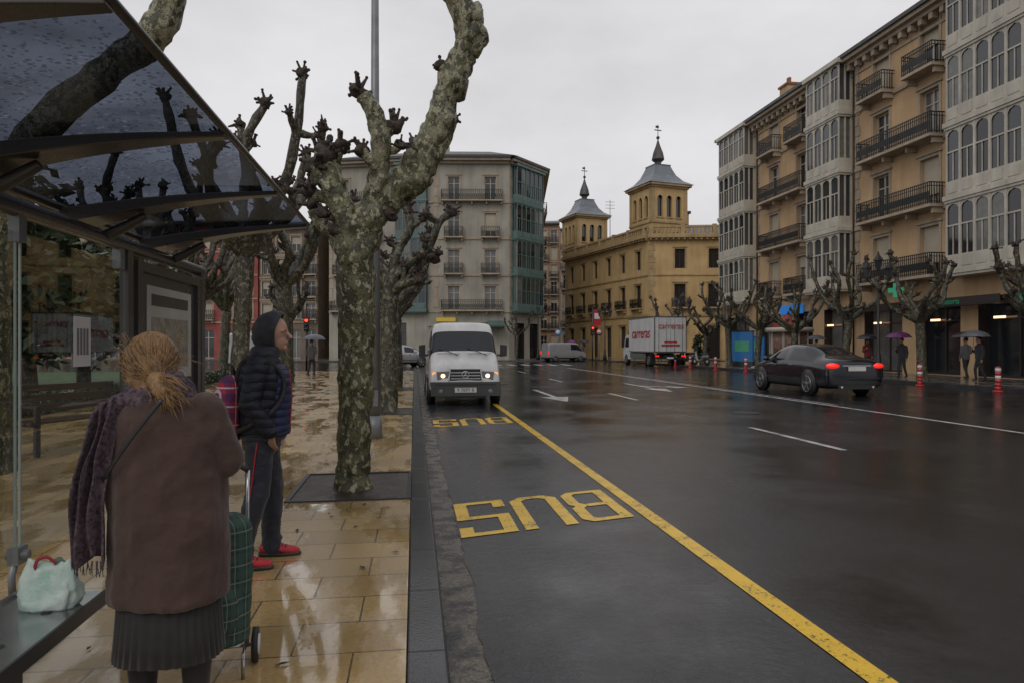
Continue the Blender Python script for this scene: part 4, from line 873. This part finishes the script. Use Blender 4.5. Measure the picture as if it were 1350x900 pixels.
# ------------------------------------------------------------------ people
SK=mat('skin',(.40,.225,.16),.5,.15,12)
def hand(b,w,d,nrm,s=1.,curl=.6,side=1):
    w=Vector(w);d=Vector(d).normalized();nrm=Vector(nrm).normalized();l=d.cross(nrm).normalized()*side
    for k,o_ in enumerate((-.03,-.01,.01,.03)):
        q0=w+l*o_*.8*s; q1=w+d*.085*s+l*o_*s; b.cap(q0,q1,.014*s,.0125*s,10)
        fl=(.062,.072,.068,.052)[k]*s; c=curl
        d1=(d*math.cos(c*.6)+nrm*math.sin(c*.6)); d2=(d*math.cos(c*1.4)+nrm*math.sin(c*1.4)); m1=q1+d1*fl*.6; b.cap(q1,m1,.0105*s,.009*s,10); b.cap(m1,m1+d2*fl*.55,.009*s,.0075*s,10)
    t0=w+d*.02*s-l*.028*s; t1=t0+(d*.6-l*.7+nrm*.3).normalized()*.045*s; b.cap(t0,t1,.014*s,.011*s,10); b.cap(t1,t1+(d*.9-l*.2+nrm*.4).normalized()*.035*s,.011*s,.009*s,10)
def head(p,c,fx,sc=1.,skin=SK):
    b=MB(); b.ell((0,0,.02),(.094,.074,.105),24); b.ell((.03,0,-.045),(.062,.056,.072),20); b.ell((.075,0,-.088),(.022,.024,.022),12); b.cap((.088,0,.015),(.116,0,-.018),.010,.014,10); b.ell((.083,0,-.052),(.018,.026,.012),12)
    for s in (-1,1): b.ell((-.005,s*.076,-.005),(.022,.010,.032),10); b.ell((.072,s*.032,.022),(.022,.03,.010),10)
    b.cap((-.015,0,-.06),(-.03,0,-.17),.052,.058,16)
    e=bpy.data.objects.new('head',None); S.collection.objects.link(e); e.parent=p; e.location=c; e.rotation_euler=(0,0,rad(fx)); e.scale=(sc,sc,sc)
    b.build('face',[skin],e,remesh=.0055,smooth=2)
    b=MB()
    for s in (-1,1): b.ell((.081,s*.031,.005),(.010,.012,.006),10,0); b.ell((.089,s*.031,.005),(.004,.005,.005),8,1); b.ell((.088,s*.033,.028),(.007,.020,.004),8,1)
    b.ell((.098,0,-.056),(.005,.020,.003),8,2); b.build('eyes_and_mouth',[mat('eye_white',(.35,.32,.30),.3),M['dk'],mat('lips',(.25,.09,.08),.5)],e)
    return e
p=root('man',(-1.0,4.66,.08),2,(.95,.95,.945)); p.rotation_euler=(0,rad(1.6),rad(2))
NV=cloth('navy_tracksuit',(.012,.015,.030),.6,9,.03,folds=1.5); PJ=puffer('navy_puffer',(.011,.013,.022),17); PV=puffer('blue_gilet',(.020,.027,.078),19); REDM=mat('red_shoe',(.50,.02,.03),.5,.3,20)
b=MB(); b.loft([(-.01,0,1.0,.11,.15),(-.01,0,.9,.125,.17),(-.01,0,.80,.12,.165),(-.01,0,.76,.08,.12)])
fR=(-.09,-.13);fL=(.05,.17)
for (fx,fy,sy,kx) in ((*fR,-1,-.01),(*fL,1,.045)):
    b.cap((-.01,sy*.085,.84),(kx,(sy*.085+fy)/2+.0,.50),.100,.077); b.cap((kx,(sy*.085+fy)/2,.50),(fx-.01,fy,.14),.077,.064); b.cap((fx-.01,fy,.15),(fx,fy,.075),.068,.070)
    b.ell((fx,fy,.13),(.074,.070,.03),14)
b.build('tracksuit_trousers',[NV],p,remesh=.010,smooth=3,wrink=.022,wsc=.09)
b=MB()
for (fx,fy,sy) in ((*fR,-1),(*fL,1)):
    b.tube([(-.01,sy*.085+sy*.102,.86),(fx*.5,(sy*.085+fy)/2+sy*.081,.5),(fx-.01,fy+sy*.071,.12)],[.004,.004,.004],6,0,sub=5)
b.build('trouser_piping',[REDM],p)
for nm,(fx,fy) in (('right_shoe',fR),('left_shoe',fL)):
    b=MB(); b.cap((fx-.05,fy,.055),(fx+.06,fy,.05),.040,.042); b.cap((fx+.06,fy,.045),(fx+.165,fy,.034),.043,.030); b.cap((fx-.02,fy,.06),(fx-.01,fy,.11),.042,.04); b.build(nm,[REDM],p,remesh=.007,smooth=3)
    b=MB(); b.loft([(fx+.055,fy,.0,.145,.044),(fx+.055,fy,.018,.15,.047),(fx+.055,fy,.028,.145,.044)],24,0)
    for k in range(4): b.tube([(fx+.03+k*.022,fy-.03,.085-k*.004),(fx+.03+k*.022,fy,.098-k*.006),(fx+.03+k*.022,fy+.03,.085-k*.004)],.004,6,0,sub=2)
    b.tube([(fx-.03,fy-.043,.04),(fx+.03,fy-.046,.055),(fx+.08,fy-.043,.035)],.006,6,0,sub=3); b.build(nm+'_sole',[M['dk']],p)
b=MB(); b.loft([(.0,0,.86,.135,.18),(.0,0,.90,.15,.20),(-.005,0,1.02,.15,.195),(-.01,0,1.15,.158,.20),(-.015,0,1.28,.155,.215),(-.02,0,1.37,.13,.205),(-.015,0,1.42,.10,.14),(-.005,0,1.47,.085,.09),(.0,0,1.50,.083,.085)])
for sy in (-1,1):
    b.cap((-.02,sy*.185,1.365),(-.055,sy*.245,1.12),.080,.066); b.cap((-.055,sy*.245,1.12),(.075,sy*.215,.935),.064,.050)
b.build('puffer_jacket',[PJ],p,remesh=.010,smooth=2,wrink=.018,wsc=.07)
b=MB(); b.loft([(.012,0,.90,.148,.17),(.007,0,1.02,.150,.168),(.004,0,1.15,.158,.172),(.0,0,1.28,.154,.172),(-.01,0,1.34,.135,.15),(-.01,0,1.38,.10,.12)]); b.build('gilet_front',[PV],p,remesh=.010,smooth=2,loc=(.018,0,0),wrink=.012,wsc=.07)
b=MB(); b.loft([(.0,0,.865,.142,.187),(.0,0,.885,.150,.20),(.0,0,.90,.145,.195)],24,0); b.tube([(.170,-.02,.9),(.180,-.02,1.15),(.158,-.02,1.35)],.004,6,1,sub=4)
b.build('jacket_hem_and_zip',[NV,REDM],p)
b=MB(); hand(b,(.072,-.200,.925),(.12,.35,-.9),(.5,.8,-.1),.82,.5,1); hand(b,(.072,.200,.925),(.12,-.35,-.9),(.5,-.8,-.1),.82,.5,-1); b.build('hands',[SK],p,remesh=.005,smooth=1)
head(p,(.045,0,1.585),-8,1.02)
HD=cloth('hood_fabric',(.012,.014,.022),.6,14,.02)
b=MB(); vs=[];fs=[];n=24;kk=12
for i in range(kk+1):
    t=rad(70+(176-70)*i/kk)
    for j in range(n):
        a=2*math.pi*j/n; r=math.sin(t); bx=math.cos(t); rr=1+.07*noise.noise(Vector((math.cos(a)*2,math.sin(a)*2,t*2)))
        up=math.sin(a); fwd=.045*max(0,up)*(1-i/kk)
        vs.append((fwd+bx*.125*rr,math.cos(a)*r*.104*rr,.022+up*r*(.138 if up>0 else .15)*rr-(.03*(1 if up<0 else 0)*(i/kk))))
for i in range(kk):
    for j in range(n): q=i*n+j;q2=i*n+(j+1)%n; fs.append((q,q2,q2+n,q+n))
b.add(vs,fs,0,True); o_=b.build('hood',[HD],p,loc=(.025,0,1.59)); sm=o_.modifiers.new('s','SOLIDIFY'); sm.thickness=.014; q=o_.modifiers.new('sub','SUBSURF'); q.levels=2;q.render_levels=2
b=MB(); b.loft([(-.02,0,1.40,.10,.13),(-.01,0,1.45,.105,.105),(.0,0,1.49,.098,.092),(.01,0,1.505,.085,.08)]); b.build('collar',[HD],p,remesh=.009,smooth=3)
BP=stripes('red_plaid_backpack',(.50,.03,.045),(.03,.03,.12),(.60,.62,.70),8,8)
b=MB(); b.loft([(-.235,0,.85,.075,.13),(-.24,0,.88,.10,.155),(-.24,0,1.03,.105,.16),(-.23,0,1.18,.095,.155),(-.22,0,1.27,.07,.13),(-.21,0,1.30,.04,.09)]); b.ell((-.32,0,.96),(.05,.12,.09),16); b.build('backpack',[BP],p,remesh=.010,smooth=3,wrink=.012)
b=MB()
for sy in (-1,1): b.tube([(-.17,sy*.10,1.26),(-.12,sy*.13,1.40),(.0,sy*.135,1.42),(.12,sy*.13,1.32),(.14,sy*.15,1.18),(.06,sy*.20,1.05),(-.08,sy*.20,.96),(-.2,sy*.13,.91)],[.017]*8,8,0,sub=5,flat=.4)
b.tube([(-.20,-.05,1.28),(-.22,0,1.36),(-.20,.05,1.28)],.01,8,0,sub=4); b.build('backpack_straps',[mat('strap_black',(.02,.01,.012),.6,.8,30)],p)
# --- woman seen from behind
p=root('woman',(-.885,2.65,.095),-3,(.94,.95,1.0))
CO=cloth('brown_wool_coat',(.083,.047,.038),.95,7,.03,260,folds=1.6)
b=MB(); b.loft([(-.0,0,.485,.205,.155),(-.0,0,.50,.214,.165),(0,0,.65,.214,.162),(0,0,.80,.210,.157),(0,0,.95,.202,.152),(-.005,0,1.07,.194,.147),(-.015,.0,1.15,.184,.137),(-.03,.01,1.21,.142,.115),(-.045,.02,1.25,.085,.085),(-.05,.02,1.28,.06,.065)],48,fold=.10)
b.cap((.135,0,1.155),(.205,.02,.985),.080,.068); b.cap((.205,.02,.985),(.10,.25,.985),.066,.05); b.cap((-.165,0,1.15),(-.20,.03,.96),.078,.064); b.cap((-.20,.03,.96),(-.10,.24,.96),.064,.05)
b.build('wool_coat',[CO],p,remesh=.008,smooth=3,wrink=.030,wsc=.13)
b=MB(); b.loft([(0,.0,.285,.198,.15),(0,0,.36,.190,.145),(0,0,.55,.175,.135)],180,0,.02,36); b.build('pleated_skirt',[cloth('black_skirt',(.018,.017,.017),.8,20,.004)],p)
b=MB(); TG=cloth('black_tights',(.012,.011,.012),.7,20,.003)
for sx in (-1,1): b.cap((sx*.095,0,.40),(sx*.10,.0,.26),.062,.058); b.cap((sx*.10,0,.26),(sx*.10,.0,.09),.058,.042); b.cap((sx*.10,-.02,.03),(sx*.105,.13,.02),.04,.034); b.cap((sx*.10,-.01,.04),(sx*.10,-.005,.14),.046,.046)
b.build('legs_and_boots',[TG],p,remesh=.009,smooth=2)
head(p,(-.072,.045,1.325),118,.88)
HAIR=mat('blonde_hair',(.32,.185,.08),.45,.6,30)
nt=HAIR.node_tree; bs=nt.nodes['Principled BSDF']
hn=_noise(nt.nodes,nt.links,_vec(nt.nodes,nt.links,(90,90,7)),1,4); _bump(nt.nodes,nt.links,hn,.8,.01,bs)
b=MB(); b.ell((-.072,.014,1.353),(.096,.098,.106),28); b.ell((-.068,-.015,1.30),(.084,.074,.092),24); b.ell((-.05,-.045,1.255),(.055,.046,.06),20)
b.cap((-.015,-.085,1.285),(.015,-.105,1.25),.034,.034); b.cap((.02,-.105,1.25),(.055,-.12,1.20),.026,.012)
b.build('hair',[HAIR],p,remesh=.006,smooth=2,wrink=.010,wsc=.035)
b=MB(); rn=random.Random(6)
for k in range(420):
    a=rn.uniform(-3.4,.3); el=rn.uniform(-.6,1.45); ce=math.cos(el); s=Vector((-.072+math.cos(a)*.097*ce,.014+math.sin(a)*.098*ce,1.353+math.sin(el)*.106)); t=Vector((-.015+rn.gauss(0,.014),-.090,1.28+rn.gauss(0,.016))); c=Vector((-.072,.01,1.335))
    P=[s]
    for q in (.33,.66): m1=s.lerp(t,q); P.append(c+(m1-c).normalized()*rn.uniform(.101,.111))
    P.append(t); b.tube(P,[.0013,.0018,.0018,.0012],5,0,sub=3)
for k in range(60):
    a=rn.uniform(-3.3,.2); s=Vector((-.072+math.cos(a)*.088,.014+math.sin(a)*.09,1.38+rn.uniform(-.07,.05))); d=(s-Vector((-.07,0,1.33))).normalized(); e1=s+d*.025+Vector((0,0,.01)); e2=e1+d*.02+Vector((rn.gauss(0,.02),rn.gauss(0,.01),-.03)); b.tube([s,e1,e2],[.0012,.0011,.0006],4,0,sub=4)
for k in range(110):
    s=Vector((-.005+rn.gauss(0,.014),-.100,1.275+rn.gauss(0,.014))); e1=s+Vector((rn.uniform(.01,.06),rn.uniform(-.035,-.01),rn.uniform(-.05,.01))); e2=e1+Vector((rn.uniform(-.01,.07),rn.uniform(-.02,.02),rn.uniform(-.09,-.02)))
    b.tube([s,e1,e2],[.0020,.0018,.0007],5,0,sub=4)
b.build('hair_strands',[HAIR],p,recalc=False)
b=MB(); t_=[(-.008+math.cos(k*math.pi/8)*.026,-.094,1.280+math.sin(k*math.pi/8)*.026) for k in range(17)]; b.tube(t_,.006,6,0,cap=False); b.build('hair_tie',[M['dk']],p)
SC=mat('patterned_scarf',(.12,.085,.105),.9,.5,70,.006,120,col2=(.020,.010,.016))
b=MB()
for k in range(4):
    P=[]
    for j in range(17):
        a=2*math.pi*j/16; P.append((-.045+math.cos(a)*(.115-.008*k),.015+math.sin(a)*(.095-.005*k),1.20+.022*k+.012*math.sin(a*2+k)+.02*math.cos(a+k*.5)))
    b.tube(P,[.026+.006*noise.noise(Vector(q)*20) for q in P],10,0,.3,sub=3)
b.cap((-.13,-.06,1.215),(-.205,-.07,1.17),.035,.04)
b.build('scarf_wrap',[SC],p,remesh=.006,smooth=1,wrink=.018,wsc=.03)
b=MB(); n=34; wv_=24; vs=[];fs=[]
for i in range(n+1):
    t=i/n; cx=-.185-.050*min(1,t*2.5)+.012*math.sin(t*6); cy=-.10-.045*min(1,t*3)+.02*t; cz=1.215-.55*t; wd=.038+.020*min(1,t*1.4)
    for j in range(wv_+1):
        s=j/wv_*2-1; vs.append((cx+s*wd,cy+.022*math.sin(s*8+t*2.5)+.008*math.sin(t*14+s*3),cz-.03*s*s+.02*math.sin(s*3)))
for i in range(n):
    for j in range(wv_): q=i*(wv_+1)+j; fs.append((q,q+1,q+wv_+2,q+wv_+1))
b.add(vs,fs,0,True)
o_=b.build('scarf_tail',[SC],p); s_=o_.modifiers.new('s','SOLIDIFY'); s_.thickness=.010; q=o_.modifiers.new('sub','SUBSURF'); q.levels=1;q.render_levels=1
b=MB(); rn=random.Random(8)
for j in range(24):
    x=-.300+j*.0052; b.tube([(x,-.12+.012*math.sin(j*2),.66),(x+rn.gauss(0,.004),-.12,.61+rn.gauss(0,.008))],[.002,.0013],4,0)
b.build('scarf_fringe',[SC],p,recalc=False)
b=MB(); P=[]
for k in range(12):
    t=k/11; x=.045-.255*t; z=1.225-.31*t; hw=.196+.01*t; ry=.162; P.append((x,-(ry+.014)*math.sqrt(max(.02,1-(abs(x)/(hw+.03))**2.3))-.006,z))
b.tube(P,.008,8,0,sub=2,flat=.5); b.build('bag_strap',[M['dk']],p)
b=MB(); hand(b,(.10,.26,.985),(-.7,.7,.1),(-.2,-.1,-1),.9,.8,1); hand(b,(-.10,.25,.96),(.7,.7,.1),(.2,-.1,-1),.9,.8,-1); b.build('hands',[SK],p,remesh=.005,smooth=1)
# --- shopping trolley
p=root('shopping_trolley',(-.835,3.12,.08),8); TT=stripes('green_tartan',(.012,.040,.032),(.035,.072,.06),(.16,.18,.15),14,14)
b=MB(); b.loft([(0,0,.13,.10,.075),(0,0,.15,.125,.09),(0,0,.4,.130,.098),(0,0,.62,.130,.10),(0,0,.66,.12,.09),(0,0,.69,.07,.05)],28); b.ell((0,-.10,.3),(.09,.04,.11),16); b.build('tartan_bag',[TT],p,remesh=.009,smooth=2,wrink=.02)
b=MB()
for sx in (-1,1): b.tube([(sx*.10,.10,.06),(sx*.10,.12,.5),(sx*.10,.15,.85)],.009,8,0,sub=2); b.cyl((sx*.125,.08,.075),(sx*.15,.08,.075),.075,n=24,mi=1); b.cyl((sx*.12,.08,.075),(sx*.156,.08,.075),.045,n=18,mi=2); b.tube([(sx*.10,.10,.10),(sx*.10,-.09,.10),(sx*.10,-.09,.0)],.008,8,0)
b.tube([(-.10,.15,.85),(0,.155,.90),(.10,.15,.85)],.013,8,1,sub=4); b.cyl((-.15,.08,.075),(.15,.08,.075),.008,n=8,mi=0); b.build('trolley_frame_and_wheels',[M['steel'],M['tyre'],M['wp']],p)
# --- plastic bag on bench
p=root('carrier_bag',(-1.42,2.92,.476),0); b=MB()
vs=[];fs=[];n=48;kk=18
for i in range(kk+1):
    t=i/kk; k=1-.30*t**2
    for j in range(n):
        a=2*math.pi*j/n; ca=math.cos(a);sa=math.sin(a); wob=1+.12*noise.noise(Vector((ca*2.5,sa*2.5,t*2)))+.10*noise.noise(Vector((ca*6,sa*6,t*6))); k0=.85+.15*min(1,t*6)
        vs.append((.112*k*k0*wob*math.copysign(abs(ca)**.6,ca),.070*(1-.82*t**1.3)*k0*wob*math.copysign(abs(sa)**.6,sa),.17*t+.04*t*noise.noise(Vector((ca*2.5,sa*2.5,5)))))
for i in range(kk):
    for j in range(n): a=i*n+j;c=i*n+(j+1)%n; fs.append((a,c,c+n,a+n))
fs.append(tuple(range(n))[::-1]); fs.append(tuple(kk*n+j for j in range(n)))
b.add(vs,fs,0,True); b.build('bag',[mat('pale_mint_plastic',(.60,.66,.62),.3,.1,11,.012,22,col2=(.28,.44,.38))],p)
b=MB(); b.tube([(-.05,-.015,.15),(-.035,-.02,.19),(.0,-.02,.20),(.03,-.015,.17)],[.007]*4,8,0,sub=4,flat=.3); b.build('handles',[mat('pink_red_handle',(.35,.03,.04),.4)],p)
# --- distant pedestrians
def ped(loc,rz,coat,um,name='pedestrian'):
    p=root(name,loc,rz); tr=cloth('dark_trousers',(.02,.02,.025)); b=MB()
    b.loft([(0,0,.78,.10,.15),(0,0,.95,.12,.17),(0,0,1.15,.12,.17),(0,0,1.33,.12,.19),(0,0,1.42,.08,.11),(0,0,1.48,.05,.05)])
    b.cap((0,-.19,1.34),(-.02,-.23,1.08),.06,.05); b.cap((-.02,-.23,1.08),(.16,-.16,1.2),.05,.04); b.cap((0,.19,1.34),(-.02,.24,1.08),.06,.05); b.cap((-.02,.24,1.08),(.05,.24,.85),.05,.04)
    b.build('coat',[coat],p,remesh=.022,smooth=2); b=MB()
    b.ell((0,0,.84),(.11,.15,.1)); b.cap((0,-.08,.82),(.10,-.09,.46),.085,.06); b.cap((.10,-.09,.46),(.06,-.09,.08),.06,.045); b.cap((.04,-.09,.04),(.2,-.09,.035),.04,.035); b.cap((0,.08,.82),(-.04,.09,.46),.085,.06); b.cap((-.04,.09,.46),(-.20,.09,.10),.06,.045); b.cap((-.22,.09,.05),(-.08,.09,.035),.04,.035)
    b.build('trousers_and_shoes',[tr],p,remesh=.022,smooth=2)
    head(p,(0.02,0,1.60),0); b=MB(); b.ell((-.015,0,.045),(.10,.085,.09),14); b.build('hair',[M['shopf']],p,loc=(.01,0,1.60))
    b=MB(); hand(b,(.16,-.16,1.2),(.3,0,1),(0,1,0),.9,1.3,1); hand(b,(.05,.24,.85),(.1,0,-1),(0,-1,0),.9,.5,-1); b.build('hands',[SK],p,remesh=.009,smooth=0)
    if um:
        b=MB(); b.cyl((.18,-.13,1.1),(.12,-.08,2.02),.008,n=6,mi=1); n=16;c=Vector((.12,-.08,1.98)); vs=[];fs=[]
        for i in range(5):
            t=i/4
            for j in range(n): a=2*math.pi*j/n; r=.55*math.sin(t*1.25)/math.sin(1.25)*(1-.05*t*(j%2)); vs.append((c.x+math.cos(a)*r,c.y+math.sin(a)*r,c.z-.26*(1-math.cos(t*1.25))/(1-math.cos(1.25))+.02*(j%2)*t))
        for i in range(4):
            for j in range(n): q=i*n+j;q2=i*n+(j+1)%n; fs.append((q,q2,q2+n,q+n))
        b.add(vs,fs,0,False); b.build('umbrella',[um,M['metal']],p,recalc=False)
UB=mat('black_umbrella',(.02,.02,.03),.35); UP=mat('purple_umbrella',(.12,.02,.12),.35); UG=mat('grey_umbrella',(.10,.11,.13),.35); CB=cloth('dark_coat',(.02,.022,.03)); CR=cloth('red_coat',(.2,.03,.03)); CG=cloth('grey_coat',(.10,.10,.11))
ped((21.0,27.0,.13),200,CB,UP); ped((22.2,24.2,.13),170,CB,UG); ped((-4.9,34,.08),70,CG,UG); ped((-11.5,56,.0),60,CB,UP); ped((16.0,68,.12),180,CR,UP); ped((17.2,68.6,.12),0,CG,UB); ped((23.4,26.2,.13),90,CG,UB); ped((22.6,61,.0),180,CR,None); ped((23.8,33.2,.13),-90,CR,UB); ped((23.2,21.9,.13),80,CB,UG); ped((22.4,35.6,.13),95,CB,UG); ped((23.7,23.2,.13),100,CG,None)
p=root('litter_bin',(-9.2,40.5,.0)); b=MB(); b.loft([(0,0,.25,.2,.2),(0,0,.9,.24,.24)],16); b.cyl((0,0,0),(0,0,.3),.05); b.loft([(0,0,.9,.26,.26),(0,0,1.0,.2,.2)],16); b.build('bin',[M['metal']],p)
for x,y,c in ((-19,28,M['blue']),(-17.6,28.4,mat('yellow_container',(.5,.35,.03),.5))):
    p=root('recycling_container',(x,y,.1)); b=MB(); b.loft([(0,0,0,.5,.45),(0,0,1.0,.6,.55),(0,0,1.35,.5,.45),(0,0,1.5,.25,.2)],16); b.box(-.25,.25,-.56,-.5,.9,1.1,1); b.build('container',[c,M['dk']],p)
